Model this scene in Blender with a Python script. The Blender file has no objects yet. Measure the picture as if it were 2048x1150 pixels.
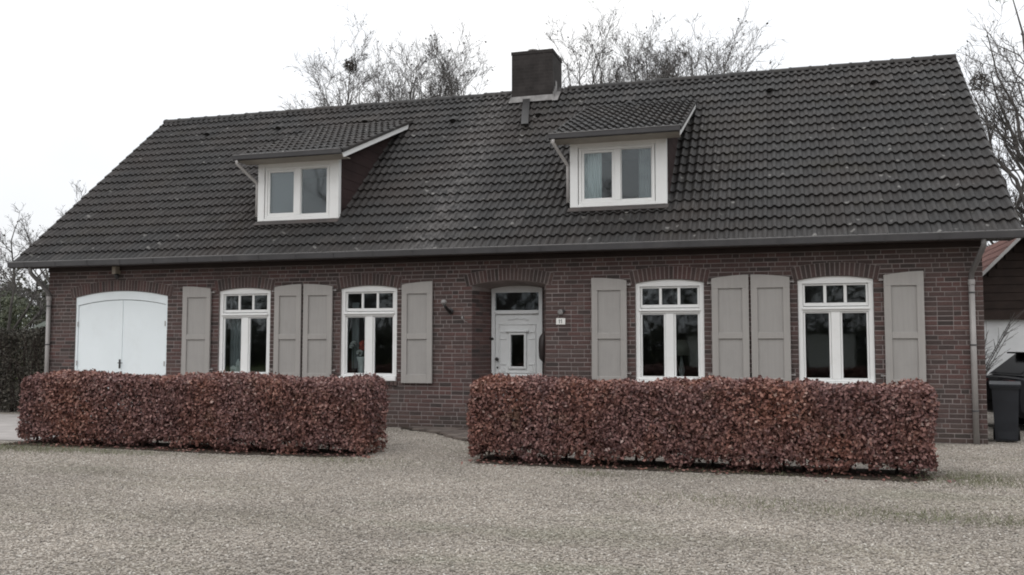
import bpy, math, random
import numpy as np
from mathutils import Vector, Matrix, Euler

sc = bpy.context.scene
COL = sc.collection
PI = math.pi
R = random.Random(7)

# ------------------------------------------------------------------ camera
CAM = Vector((0.2946, -15.2219, 1.4811))
yaw, pit, rol = math.radians(16.6167), math.radians(3.7106), math.radians(0.0455)
fw = Vector((-math.sin(yaw) * math.cos(pit), math.cos(yaw) * math.cos(pit), math.sin(pit)))
rt = Vector((math.cos(yaw), math.sin(yaw), 0))
up = rt.cross(fw)
r2 = rt * math.cos(rol) + up * math.sin(rol)
u2 = -rt * math.sin(rol) + up * math.cos(rol)
cd = bpy.data.cameras.new('camera')
cam = bpy.data.objects.new('camera', cd)
COL.objects.link(cam)
m = Matrix((r2, u2, -fw)).transposed().to_4x4()
m.translation = CAM
cam.matrix_world = m
cd.sensor_width = 36.0
cd.lens = 36.0 * 1798.57 / 2048.0
cd.clip_start = 0.1
cd.clip_end = 1500
sc.camera = cam

# ------------------------------------------------------------------ world, sun, exposure
world = bpy.data.worlds.new('World')
sc.world = world
world.use_nodes = True
wn, wl = world.node_tree.nodes, world.node_tree.links
wn.clear()
SUN_EL, SUN_ROT = math.radians(48), math.radians(205)
sky = wn.new('ShaderNodeTexSky')
sky.sky_type = 'NISHITA'
sky.sun_disc = False
sky.sun_elevation = SUN_EL
sky.sun_rotation = SUN_ROT
sky.air_density = 1.2
sky.dust_density = 2.0
hs = wn.new('ShaderNodeHueSaturation')
hs.inputs['Saturation'].default_value = 0.55
wl.new(sky.outputs[0], hs.inputs['Color'])
tc = wn.new('ShaderNodeTexCoord')
nz = wn.new('ShaderNodeTexNoise')
nz.inputs['Scale'].default_value = 2.2
nz.inputs['Detail'].default_value = 5
wl.new(tc.outputs['Generated'], nz.inputs['Vector'])
cr = wn.new('ShaderNodeValToRGB')          # overcast cloud layer, radiance values before the 0.1 strength
cr.color_ramp.elements[0].position = 0.30
cr.color_ramp.elements[0].color = (0.84, 0.875, 0.93, 1)
cr.color_ramp.elements[1].position = 0.62
cr.color_ramp.elements[1].color = (1.0, 1.0, 1.0, 1)
wl.new(nz.outputs['Fac'], cr.inputs[0])
gain = wn.new('ShaderNodeVectorMath')
gain.operation = 'SCALE'
wl.new(cr.outputs[0], gain.inputs[0])
sepz = wn.new('ShaderNodeSeparateXYZ')          # an overcast sky is brighter overhead than at the horizon
wl.new(tc.outputs['Generated'], sepz.inputs[0])
mr = wn.new('ShaderNodeMapRange')
mr.inputs['From Min'].default_value = 0.0
mr.inputs['From Max'].default_value = 1.0
mr.inputs['To Min'].default_value = 9.9
mr.inputs['To Max'].default_value = 18.5
wl.new(sepz.outputs['Z'], mr.inputs['Value'])
wl.new(mr.outputs[0], gain.inputs['Scale'])
mx = wn.new('ShaderNodeMix')
mx.data_type = 'RGBA'
mx.inputs[0].default_value = 0.93
wl.new(hs.outputs[0], mx.inputs[6])
wl.new(gain.outputs[0], mx.inputs[7])
bg = wn.new('ShaderNodeBackground')
bg.inputs['Strength'].default_value = 0.1
wl.new(mx.outputs[2], bg.inputs['Color'])
wo = wn.new('ShaderNodeOutputWorld')
wl.new(bg.outputs[0], wo.inputs[0])

sd = bpy.data.lights.new('sun', 'SUN')
sd.energy = 0.5
sd.angle = math.radians(35)
sd.color = (1.0, 0.97, 0.93)
sun = bpy.data.objects.new('sun', sd)
COL.objects.link(sun)
sdir = Vector((math.sin(SUN_ROT) * math.cos(SUN_EL), math.cos(SUN_ROT) * math.cos(SUN_EL), math.sin(SUN_EL)))
sun.rotation_euler = (-sdir).to_track_quat('-Z', 'Y').to_euler()
sun.location = (0, -30, 30)

vs = sc.view_settings
vs.view_transform = 'Standard'
vs.look = 'None'
vs.gamma = 1
vs.exposure = 0.0
vs.use_curve_mapping = False
sc.cycles.use_denoising = True
sc.cycles.filter_width = 1.9                 # a soft phone lens
sc.cycles.max_bounces = 6
sc.cycles.diffuse_bounces = 3
sc.cycles.glossy_bounces = 3
sc.cycles.transparent_max_bounces = 12
sc.cycles.transmission_bounces = 4


# ------------------------------------------------------------------ materials
class NT:
    def __init__(s, name):
        s.m = bpy.data.materials.new(name)
        s.m.use_nodes = True
        s.n, s.l = s.m.node_tree.nodes, s.m.node_tree.links
        s.b = s.n['Principled BSDF']

    def new(s, t, **kw):
        n = s.n.new(t)
        for k, v in kw.items():
            setattr(n, k, v)
        return n

    def pos(s):
        return s.new('ShaderNodeNewGeometry').outputs['Position']

    def obj(s):
        return s.new('ShaderNodeTexCoord').outputs['Object']

    def noise(s, vec, scale, detail=3, rough=0.55, mapscale=None):
        if mapscale:
            mp = s.new('ShaderNodeMapping')
            mp.inputs['Scale'].default_value = mapscale
            s.l.new(vec, mp.inputs[0])
            vec = mp.outputs[0]
        n = s.new('ShaderNodeTexNoise')
        n.inputs['Scale'].default_value = scale
        n.inputs['Detail'].default_value = detail
        n.inputs['Roughness'].default_value = rough
        s.l.new(vec, n.inputs['Vector'])
        return n.outputs['Fac']

    def ramp(s, fac, stops, interp='LINEAR'):
        r = s.new('ShaderNodeValToRGB')
        cr = r.color_ramp
        cr.interpolation = interp
        while len(cr.elements) < len(stops):
            cr.elements.new(0.5)
        for e, (p, c) in zip(cr.elements, stops):
            e.position = p
            if not hasattr(c, '__len__'):
                c = (c, c, c)
            e.color = (*c, 1)
        s.l.new(fac, r.inputs[0])
        return r.outputs[0]

    def mix(s, fac, a, b, mode='MIX'):
        n = s.new('ShaderNodeMix', data_type='RGBA', blend_type=mode)
        for sock, v in ((n.inputs[0], fac), (n.inputs[6], a), (n.inputs[7], b)):
            if isinstance(v, (int, float)):
                sock.default_value = v
            elif isinstance(v, tuple):
                sock.default_value = (*v, 1)
            else:
                s.l.new(v, sock)
        return n.outputs[2]

    def math(s, op, a, b=None):
        n = s.new('ShaderNodeMath', operation=op)
        for i, v in enumerate((a, b)):
            if v is None:
                continue
            if isinstance(v, (int, float)):
                n.inputs[i].default_value = v
            else:
                s.l.new(v, n.inputs[i])
        return n.outputs[0]

    def bump(s, h, strength=0.3, dist=0.01):
        b = s.new('ShaderNodeBump')
        b.inputs['Strength'].default_value = strength
        b.inputs['Distance'].default_value = dist
        s.l.new(h, b.inputs['Height'])
        s.l.new(b.outputs[0], s.b.inputs['Normal'])

    def done(s, col=None, rough=0.7, spec=0.4, metal=0):
        if col is not None:
            if isinstance(col, tuple):
                s.b.inputs['Base Color'].default_value = (*col, 1)
            else:
                s.l.new(col, s.b.inputs['Base Color'])
        if isinstance(rough, (int, float)):
            s.b.inputs['Roughness'].default_value = rough
        else:
            s.l.new(rough, s.b.inputs['Roughness'])
        s.b.inputs['Specular IOR Level'].default_value = spec
        s.b.inputs['Metallic'].default_value = metal
        return s.m


def rnd_source(t, single):
    if single:
        return t.new('ShaderNodeObjectInfo').outputs['Random']
    return t.new('ShaderNodeNewGeometry').outputs['Random Per Island']


def brick_mat(name, single):
    t = NT(name)
    rnd = rnd_source(t, single)
    base = t.ramp(rnd, [(0, (0.050, 0.041, 0.039)), (0.22, (0.078, 0.055, 0.052)), (0.5, (0.098, 0.060, 0.056)),
                        (0.72, (0.115, 0.066, 0.061)), (0.88, (0.091, 0.071, 0.067)), (1, (0.140, 0.088, 0.079))])
    p = t.pos()
    big = t.noise(p, 0.9, 3)
    col = t.mix(t.ramp(big, [(0.42, 0.0), (0.66, 0.55)]), base, (0.075, 0.060, 0.055))
    sz = t.new('ShaderNodeSeparateXYZ')
    t.l.new(p, sz.inputs[0])
    low = t.math('ADD', sz.outputs['Z'], t.math('MULTIPLY', t.noise(p, 2.5, 4, 0.7), 0.5))
    col = t.mix(t.ramp(low, [(0.30, 0.55), (0.55, 0.0)]), col, (0.062, 0.056, 0.047))   # splashed, algae-grey foot of the wall
    fine = t.noise(p, 38, 4, 0.7)
    col = t.mix(1.0, col, t.ramp(fine, [(0.3, 0.72), (0.7, 1.22)]), 'MULTIPLY')
    t.bump(t.noise(p, 90, 4), 0.5, 0.004)
    return t.done(col, 0.88, 0.25)


BRICK_F, BRICK_S = brick_mat('brick_field_clay', False), brick_mat('brick_clay', True)


def simple(name, col, rough=0.6, spec=0.4, var=0.12, scale=6.0, bump=0.0, bscale=60, metal=0, stretch=None, dirt=None):
    t = NT(name)
    p = t.pos()
    n = t.noise(p, scale, 4, 0.6, stretch)
    c = t.mix(1.0, col, t.ramp(n, [(0.25, 1 - var), (0.75, 1 + var)]), 'MULTIPLY')
    if dirt:
        c = t.mix(t.ramp(t.noise(p, dirt[1], 5, 0.65), [(0.5, 0.0), (0.78, dirt[2])]), c, dirt[0])
    if bump:
        t.bump(t.noise(p, bscale, 3), bump, 0.004)
    return t.done(c, rough, spec, metal)


MORTAR = simple('mortar', (0.258, 0.224, 0.215), 0.95, 0.1, 0.25, 3.0, 0.5, 120, dirt=((0.130, 0.114, 0.109), 1.2, 0.6))
WHITE = simple('white_paint', (0.80, 0.80, 0.79), 0.38, 0.4, 0.04, 2.5, dirt=((0.52, 0.51, 0.47), 5.0, 0.25))
GARAGE_W = simple('white_door_paint', (0.79, 0.845, 0.865), 0.42, 0.4, 0.03, 1.2, dirt=((0.66, 0.69, 0.69), 2.0, 0.3))
DOORGREY = simple('pale_grey_door_paint', (0.63, 0.64, 0.64), 0.45, 0.4, 0.05, 4, dirt=((0.45, 0.45, 0.43), 7, 0.25))
SHUT = simple('shutter_greige_paint', (0.338, 0.320, 0.304), 0.55, 0.35, 0.06, 3.0, 0.12, 40, stretch=(9, 9, 0.5), dirt=((0.27, 0.262, 0.25), 3.0, 0.45))
SHUTP = simple('shutter_panel_paint', (0.324, 0.309, 0.295), 0.55, 0.35, 0.06, 3.0, 0.12, 40, stretch=(9, 9, 0.5), dirt=((0.26, 0.25, 0.24), 3.0, 0.45))
ZINC = simple('weathered_zinc', (0.062, 0.060, 0.063), 0.55, 0.4, 0.2, 2.0, 0, dirt=((0.10, 0.096, 0.094), 2.5, 0.6))
ZINCP = simple('zinc_pipe', (0.31, 0.292, 0.282), 0.5, 0.5, 0.12, 3.0, 0, metal=0.2, dirt=((0.13, 0.125, 0.12), 2.0, 0.5))
LEAD = simple('lead_flashing', (0.068, 0.060, 0.058), 0.7, 0.3, 0.3, 4.0, 0.4, 30, dirt=((0.075, 0.050, 0.042), 4.0, 0.9))
PALE = simple('pale_flashing', (0.24, 0.23, 0.225), 0.7, 0.3, 0.35, 6.0, 0.4, 30, dirt=((0.14, 0.13, 0.125), 7.0, 0.8))
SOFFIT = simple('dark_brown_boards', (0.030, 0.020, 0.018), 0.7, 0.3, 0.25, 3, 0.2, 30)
SOFFITB = simple('weathered_shaded_white', (0.36, 0.33, 0.29), 0.7, 0.3, 0.12, 4, dirt=((0.22, 0.19, 0.16), 3, 0.5))  # white paint toned to beige for the shade under the dormer overhang
DPIPE = simple('pale_pipe', (0.42, 0.40, 0.39), 0.5, 0.4, 0.1, 4)
CHEEK = simple('dormer_cheek_boards', (0.036, 0.022, 0.021), 0.75, 0.25, 0.35, 3, 0.2, 30, stretch=(1, 0.4, 1))
DARKM = simple('dark_metal', (0.02, 0.018, 0.018), 0.45, 0.5, 0.2)
DARKBR = simple('dark_brown_leather', (0.030, 0.022, 0.021), 0.5, 0.4, 0.3, 12, 0.3, 40)
GREYPL = simple('grey_plastic', (0.36, 0.345, 0.33), 0.45, 0.4, 0.1)
NUMW = simple('enamel_white', (0.80, 0.79, 0.76), 0.25, 0.5, 0.03)
NUMB = simple('enamel_black', (0.03, 0.03, 0.035), 0.3, 0.5, 0.03)
BINM = simple('bin_plastic', (0.018, 0.020, 0.025), 0.42, 0.4, 0.2, 4, 0.1, 80)
RUBBER = simple('rubber', (0.012, 0.012, 0.012), 0.8, 0.3, 0.2)
CARP = simple('car_paint', (0.016, 0.016, 0.019), 0.36, 0.18, 0.05)
CARB = simple('car_trim', (0.008, 0.008, 0.009), 0.45, 0.4, 0.1)
RIMM = simple('alloy_rim', (0.30, 0.30, 0.31), 0.35, 0.5, 0.1, metal=0.7)
LAMPRED = simple('tail_lamp_red', (0.07, 0.008, 0.008), 0.2, 0.6, 0.1)
BARNW = simple('white_barn_wall', (0.80, 0.81, 0.82), 0.6, 0.3, 0.06, 2, dirt=((0.5, 0.5, 0.49), 1.2, 0.5))
REDT = simple('red_roof_tiles', (0.135, 0.068, 0.058), 0.8, 0.25, 0.3, 3, dirt=((0.13, 0.075, 0.06), 2.5, 0.6))
LAMPG = simple('grey_lamp_glass', (0.24, 0.23, 0.225), 0.3, 0.5, 0.1, 20)
NECK = simple('shaded_zinc_bend', (0.12, 0.113, 0.110), 0.6, 0.35, 0.15, 4)  # pipe zinc darkened to carry the shade under the eaves
BEAD = simple('zinc_highlight_edge', (0.15, 0.146, 0.144), 0.5, 0.4, 0.2, 3)  # lighter zinc paints the highlight along the gutter lip
BOARDB = simple('dark_timber', (0.040, 0.027, 0.023), 0.75, 0.3, 0.35, 3, 0.2, 30)
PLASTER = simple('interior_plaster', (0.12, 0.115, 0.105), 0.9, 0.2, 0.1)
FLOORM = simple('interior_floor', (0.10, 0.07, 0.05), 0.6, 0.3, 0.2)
BARK = simple('bark', (0.092, 0.084, 0.079), 0.9, 0.2, 0.35, 5, 0.6, 25, dirt=((0.075, 0.08, 0.055), 2.5, 0.5))
TWIG = simple('twig_bark', (0.135, 0.125, 0.120), 0.9, 0.2, 0.3, 2)
STEM = simple('hedge_stem', (0.035, 0.026, 0.023), 0.9, 0.2, 0.3, 8)
SOIL = simple('dark_soil', (0.052, 0.042, 0.034), 0.98, 0.1, 0.5, 9, 0.8, 40, dirt=((0.085, 0.05, 0.038), 14, 0.7))
CONC = simple('pale_paving', (0.36, 0.335, 0.32), 0.9, 0.2, 0.2, 2.0, 0.3, 60, dirt=((0.22, 0.21, 0.19), 1.5, 0.6))
CURT = simple('white_curtain', (0.72, 0.75, 0.76), 0.9, 0.1, 0.05, 3)
BLIND = simple('grey_blind', (0.21, 0.215, 0.23), 0.9, 0.1, 0.06, 3)
CURTG = simple('grey_curtain', (0.35, 0.36, 0.37), 0.9, 0.1, 0.15, 5)
CERAM = simple('white_ceramic', (0.75, 0.75, 0.74), 0.3, 0.5, 0.03)
PETR = simple('red_petal', (0.55, 0.10, 0.07), 0.7, 0.3, 0.2, 30)
PETW = simple('white_petal', (0.75, 0.74, 0.72), 0.7, 0.3, 0.1, 30)
GREENL = simple('green_stem', (0.05, 0.09, 0.035), 0.7, 0.3, 0.3, 20)
WOODF = simple('furniture_wood', (0.20, 0.15, 0.10), 0.5, 0.4, 0.2, 4)
SHADE = simple('lamp_shade_cloth', (0.45, 0.42, 0.36), 0.9, 0.1, 0.1)


def glass_mat(name, tint, refl):
    t = NT(name)
    t.n.remove(t.b)
    tr = t.new('ShaderNodeBsdfTransparent')
    tr.inputs[0].default_value = (*tint, 1)
    gl = t.new('ShaderNodeBsdfGlossy')
    gl.inputs['Roughness'].default_value = 0.028
    gl.inputs[0].default_value = (0.95, 0.98, 1.0, 1)
    fr = t.new('ShaderNodeFresnel')
    fr.inputs[0].default_value = 1.5
    f = t.math('MINIMUM', t.math('MULTIPLY', fr.outputs[0], refl), 0.9)
    n = t.noise(t.pos(), 1.1, 1)
    bp = t.new('ShaderNodeBump')
    bp.inputs['Strength'].default_value = 0.06
    bp.inputs['Distance'].default_value = 0.05
    t.l.new(n, bp.inputs['Height'])
    t.l.new(bp.outputs[0], gl.inputs['Normal'])
    mxs = t.new('ShaderNodeMixShader')
    t.l.new(f, mxs.inputs[0])
    t.l.new(tr.outputs[0], mxs.inputs[1])
    t.l.new(gl.outputs[0], mxs.inputs[2])
    t.l.new(mxs.outputs[0], t.n['Material Output'].inputs[0])
    return t.m


GLASS = glass_mat('window_glass', (0.86, 0.90, 0.90), 1.25)
GLASSD2 = simple('tinted_car_glass', (0.010, 0.010, 0.012), 0.3, 0.10, 0.05)
GLASSD = glass_mat('dark_car_glass', (0.25, 0.27, 0.28), 1.3)


def tile_mat(name, single, dormer=False):
    t = NT(name)
    rnd = rnd_source(t, single)
    p = t.pos()
    base = t.ramp(rnd, [(0, (0.026, 0.0245, 0.024)), (0.5, (0.034, 0.0325, 0.032)), (0.85, (0.040, 0.0385, 0.038)), (1, (0.051, 0.047, 0.045))])
    sx = t.new('ShaderNodeSeparateXYZ')
    t.l.new(p, sx.inputs[0])
    br = t.noise(p, 0.55, 4, 0.6)
    c = t.mix(t.ramp(br, [(0.42, 0.0), (0.68, 0.6)]), base, (0.045, 0.035, 0.030))
    # mossy brown growth in loose patches
    c = t.mix(t.ramp(t.noise(p, 1.4, 5, 0.7), [(0.56, 0.0), (0.72, 0.5)]), c, (0.040, 0.035, 0.025))
    # run-off bleaching below the chimney
    ax = t.math('ABSOLUTE', t.math('ADD', sx.outputs['X'], 5.75))
    streak = t.math('MULTIPLY', t.ramp(ax, [(0.10, 1.0), (0.75, 0.0)]), t.ramp(t.noise(p, 7.0, 4, 0.7), [(0.42, 0.0), (0.62, 1.0)]))
    c = t.mix(t.math('MULTIPLY', streak, 0.42), c, (0.19, 0.178, 0.172))
    # lichen dots
    vo = t.new('ShaderNodeTexVoronoi')
    vo.inputs['Scale'].default_value = 3.4
    t.l.new(p, vo.inputs['Vector'])
    dots = t.ramp(vo.outputs['Distance'], [(0.10, 1.0), (0.17, 0.0)])
    gate = t.ramp(t.noise(p, 2.1, 2), [(0.44, 0.0), (0.54, 1.0)])
    c = t.mix(t.math('MULTIPLY', t.math('MULTIPLY', dots, gate), 0.5), c, (0.29, 0.28, 0.265))
    c = t.mix(1.0, c, t.ramp(t.noise(p, 30, 4, 0.7), [(0.3, 0.75), (0.7, 1.25)]), 'MULTIPLY')
    t.bump(t.noise(p, 70, 4), 0.45, 0.004)
    return t.done(c, 0.66, 0.33)


TILE_F, TILE_S = tile_mat('roof_tile_concrete_field', False), tile_mat('roof_tile_concrete', True)


def leaf_mat(name, stops, rough=0.45, trans=0.0, spec=0.45):
    t = NT(name)
    c = t.ramp(t.new('ShaderNodeNewGeometry').outputs['Random Per Island'], stops)
    big = t.noise(t.pos(), 1.6, 3)
    c = t.mix(1.0, c, t.ramp(big, [(0.3, (0.85, 0.78, 0.76)), (0.7, (1.15, 1.16, 1.12))]), 'MULTIPLY')
    return t.done(c, rough, spec)


def beech_mat():
    t = NT('beech_leaf')
    rnd = t.new('ShaderNodeNewGeometry').outputs['Random Per Island']
    warm = t.ramp(rnd, [(0, (0.106, 0.050, 0.040)), (0.3, (0.202, 0.088, 0.064)), (0.6, (0.267, 0.116, 0.082)), (0.85, (0.319, 0.155, 0.109)), (0.95, (0.336, 0.185, 0.134)), (1, (0.403, 0.280, 0.235))])
    cool = t.ramp(rnd, [(0, (0.094, 0.053, 0.052)), (0.3, (0.168, 0.087, 0.082)), (0.6, (0.218, 0.114, 0.103)), (0.85, (0.263, 0.146, 0.129)), (0.95, (0.280, 0.168, 0.151)), (1, (0.358, 0.263, 0.241))])
    p = t.pos()
    c = t.mix(t.ramp(t.noise(p, 1.1, 4, 0.6), [(0.42, 0.0), (0.66, 1.0)]), cool, warm)
    c = t.mix(t.ramp(t.noise(p, 2.6, 3, 0.6), [(0.62, 0.0), (0.75, 0.45)]), c, (0.146, 0.112, 0.062))
    return t.done(c, 0.55, 0.30)


BEECH = beech_mat()
CONIF = leaf_mat('conifer_leaf', [(0, (0.036, 0.040, 0.028)), (0.5, (0.066, 0.070, 0.048)), (1, (0.105, 0.098, 0.075))], 0.7)
BROWNH = leaf_mat('winter_hedge_leaf', [(0, (0.030, 0.028, 0.022)), (0.5, (0.058, 0.054, 0.042)), (1, (0.100, 0.090, 0.072))], 0.7)
GREENF = leaf_mat('ivy_leaf', [(0, (0.040, 0.052, 0.030)), (0.5, (0.068, 0.082, 0.046)), (1, (0.105, 0.115, 0.068))], 0.5)
GRASSM = leaf_mat('grass_blade', [(0, (0.095, 0.112, 0.056)), (0.5, (0.145, 0.155, 0.085)), (1, (0.20, 0.195, 0.125))], 0.6)
BUDS = leaf_mat('clinging_leaf', [(0, (0.030, 0.026, 0.022)), (1, (0.075, 0.062, 0.050))], 0.8)


def gravel_ground():
    t = NT('gravel_bed')
    p = t.pos()
    big = t.ramp(t.noise(p, 0.45, 4), [(0.35, (0.255, 0.228, 0.199)), (0.65, (0.325, 0.293, 0.258))])
    vo = t.new('ShaderNodeTexVoronoi')
    vo.inputs['Scale'].default_value = 34
    t.l.new(p, vo.inputs['Vector'])
    spot = t.new('ShaderNodeSeparateColor')
    t.l.new(vo.outputs['Color'], spot.inputs[0])
    c = t.mix(1.0, big, t.ramp(spot.outputs[0], [(0, 0.55), (0.5, 0.98), (1, 1.4)]), 'MULTIPLY')
    green = t.math('MULTIPLY', t.ramp(t.noise(p, 0.55, 5, 0.65, (0.5, 1.3, 1)), [(0.55, 0.0), (0.70, 0.5)]), 1.0)
    c = t.mix(green, c, (0.17, 0.18, 0.12))
    t.bump(vo.outputs['Distance'], 1.0, 0.02)
    return t.done(c, 0.9, 0.25)


GRAVEL = gravel_ground()


def stone_mat():
    t = NT('gravel_stone')
    rnd = t.new('ShaderNodeObjectInfo').outputs['Random']
    c = t.ramp(rnd, [(0, (0.145, 0.129, 0.113)), (0.2, (0.250, 0.223, 0.195)), (0.5, (0.318, 0.284, 0.249)), (0.8, (0.383, 0.347, 0.308)), (0.95, (0.46, 0.43, 0.39)), (1, (0.57, 0.545, 0.51))])
    p = t.pos()
    big = t.ramp(t.noise(p, 0.45, 4), [(0.33, (0.88, 0.875, 0.865)), (0.66, (1.13, 1.12, 1.10))])
    c = t.mix(1.0, c, big, 'MULTIPLY')
    worn = t.ramp(t.noise(p, 1.0, 4, 0.6, (0.22, 0.9, 1)), [(0.36, (0.86, 0.87, 0.84)), (0.5, (1.0, 1.0, 1.0)), (0.66, (1.10, 1.10, 1.10))])
    c = t.mix(1.0, c, worn, 'MULTIPLY')
    green = t.ramp(t.noise(p, 0.55, 5, 0.65, (0.5, 1.3, 1)), [(0.55, 0.0), (0.72, 0.36)])
    c = t.mix(green, c, (0.17, 0.18, 0.12))
    return t.done(c, 0.85, 0.3)


STONE = stone_mat()
FIELD = simple('far_grass', (0.075, 0.09, 0.04), 0.95, 0.1, 0.4, 0.5, 0.5, 8)
BRICKTEX = None


def brick_texture_mat():
    t = NT('far_brickwork')
    tcn = t.obj()
    mp = t.new('ShaderNodeMapping')
    mp.inputs['Rotation'].default_value = (math.radians(90), 0, 0)
    b = t.new('ShaderNodeTexBrick')
    b.inputs['Scale'].default_value = 1.0
    b.inputs['Brick Width'].default_value = 0.227
    b.inputs['Row Height'].default_value = 0.075
    b.inputs['Mortar Size'].default_value = 0.006
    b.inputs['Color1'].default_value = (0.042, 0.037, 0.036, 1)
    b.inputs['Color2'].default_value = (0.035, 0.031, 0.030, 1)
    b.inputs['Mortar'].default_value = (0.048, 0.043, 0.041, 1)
    ge = t.new('ShaderNodeNewGeometry')
    sp = t.new('ShaderNodeSeparateXYZ')
    t.l.new(ge.outputs['Position'], sp.inputs[0])
    cb = t.new('ShaderNodeCombineXYZ')
    t.l.new(t.math('ADD', sp.outputs['X'], sp.outputs['Y']), cb.inputs['X'])
    t.l.new(sp.outputs['Z'], cb.inputs['Y'])
    t.l.new(cb.outputs[0], b.inputs['Vector'])
    c = t.mix(1.0, b.outputs['Color'], t.ramp(t.noise(ge.outputs['Position'], 3, 4), [(0.3, 0.7), (0.7, 1.3)]), 'MULTIPLY')
    t.bump(b.outputs['Fac'], -0.2, 0.006)
    return t.done(c, 0.92, 0.2)


BRICKTEX = brick_texture_mat()


# ------------------------------------------------------------------ mesh helpers
class MB:
    def __init__(s):
        s.v, s.f = [], []

    def add(s, vs, fs):
        o = len(s.v)
        s.v.extend(tuple(v) for v in vs)
        s.f.extend(tuple(i + o for i in f) for f in fs)
        return s

    def box(s, x0, x1, y0, y1, z0, z1):
        return s.add([(x0, y0, z0), (x1, y0, z0), (x1, y1, z0), (x0, y1, z0), (x0, y0, z1), (x1, y0, z1), (x1, y1, z1), (x0, y1, z1)],
                     [(0, 3, 2, 1), (4, 5, 6, 7), (0, 1, 5, 4), (1, 2, 6, 5), (2, 3, 7, 6), (3, 0, 4, 7)])

    def bbox(s, x0, x1, y0, y1, z0, z1, b=0.006):
        """box whose front (low y) edges are chamfered by b"""
        vs = [(x0, y0 + b, z0), (x1, y0 + b, z0), (x1, y0 + b, z1), (x0, y0 + b, z1),
              (x0 + b, y0, z0 + b), (x1 - b, y0, z0 + b), (x1 - b, y0, z1 - b), (x0 + b, y0, z1 - b),
              (x0, y1, z0), (x1, y1, z0), (x1, y1, z1), (x0, y1, z1)]
        return s.add(vs, [(4, 5, 6, 7), (0, 1, 5, 4), (1, 2, 6, 5), (2, 3, 7, 6), (3, 0, 4, 7),
                          (0, 8, 9, 1), (1, 9, 10, 2), (2, 10, 11, 3), (3, 11, 8, 0), (11, 10, 9, 8)])

    def prism_y(s, pts, y0, y1):
        """polygon pts (x,z) counter-clockwise seen from the front, extruded from y0 (front) to y1"""
        n = len(pts)
        vs = [(x, y0, z) for x, z in pts] + [(x, y1, z) for x, z in pts]
        fs = [tuple(range(n)), tuple(range(2 * n - 1, n - 1, -1))]
        for i in range(n):
            j = (i + 1) % n
            fs.append((i, i + n, j + n, j))
        return s.add(vs, fs)

    def prism_x(s, pts, x0, x1):
        """polygon pts (y,z) extruded along x"""
        n = len(pts)
        vs = [(x0, y, z) for y, z in pts] + [(x1, y, z) for y, z in pts]
        fs = [tuple(range(n - 1, -1, -1)), tuple(range(n, 2 * n))]
        for i in range(n):
            j = (i + 1) % n
            fs.append((i, j, j + n, i + n))
        return s.add(vs, fs)

    def tube(s, pts, rs, n=8, cap=True):
        pts = [Vector(p) for p in pts]
        if not hasattr(rs, '__len__'):
            rs = [rs] * len(pts)
        o = len(s.v)
        prev = None
        for i, p in enumerate(pts):
            d = (pts[min(i + 1, len(pts) - 1)] - pts[max(i - 1, 0)])
            d = d.normalized() if d.length > 1e-9 else Vector((0, 0, 1))
            a = prev - d * prev.dot(d) if prev is not None else d.orthogonal()
            if a.length < 1e-5:
                a = d.orthogonal()
            a.normalize()
            prev = a
            b = d.cross(a)
            for k in range(n):
                t = 2 * PI * k / n
                s.v.append(tuple(p + (a * math.cos(t) + b * math.sin(t)) * rs[i]))
        for i in range(len(pts) - 1):
            for k in range(n):
                k2 = (k + 1) % n
                s.f.append((o + i * n + k, o + i * n + k2, o + (i + 1) * n + k2, o + (i + 1) * n + k))
        if cap:
            s.f.append(tuple(o + k for k in range(n - 1, -1, -1)))
            e = o + (len(pts) - 1) * n
            s.f.append(tuple(e + k for k in range(n)))
        return s

    def lathe(s, c, prof, n=16, axis='z', sx=1, sy=1):
        """prof = [(radius, height)] turned about an axis through c"""
        o = len(s.v)
        for r, h in prof:
            for k in range(n):
                t = 2 * PI * k / n
                a, b = r * math.cos(t) * sx, r * math.sin(t) * sy
                if axis == 'z':
                    s.v.append((c[0] + a, c[1] + b, c[2] + h))
                elif axis == 'y':
                    s.v.append((c[0] + a, c[1] + h, c[2] - b))
                else:
                    s.v.append((c[0] + h, c[1] + a, c[2] + b))
        for i in range(len(prof) - 1):
            for k in range(n):
                k2 = (k + 1) % n
                s.f.append((o + i * n + k, o + i * n + k2, o + (i + 1) * n + k2, o + (i + 1) * n + k))
        s.f.append(tuple(o + k for k in range(n - 1, -1, -1)))
        e = o + (len(prof) - 1) * n
        s.f.append(tuple(e + k for k in range(n)))
        return s

    def mesh(s, name, smooth=False):
        me = bpy.data.meshes.new(name)
        me.from_pydata(s.v, [], s.f)
        if smooth:
            me.polygons.foreach_set('use_smooth', [True] * len(me.polygons))
        me.update()
        return me

    def obj(s, name, mat, parent=None, smooth=False, fix=True):
        return link(name, s.mesh(name, smooth), mat, parent)


def link(name, me, mat, parent=None):
    if mat is not None and not me.materials:
        me.materials.append(mat)
    o = bpy.data.objects.new(name, me)
    COL.objects.link(o)
    if parent is not None:
        o.parent = parent
        o.matrix_parent_inverse = Matrix.Identity(4)
    return o


def tag(o, label=None, cat=None, group=None, kind=None):
    if label:
        o['label'] = label
    if cat:
        o['category'] = cat
    if group:
        o['group'] = group
    if kind:
        o['kind'] = kind
    return o


def thing(name, label, cat, loc=(0, 0, 0), group=None, rz=0):
    o = bpy.data.objects.new(name, None)
    o.empty_display_size = 0.2
    COL.objects.link(o)
    o.location = loc
    o.rotation_euler = (0, 0, rz)
    return tag(o, label, cat, group)


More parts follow.
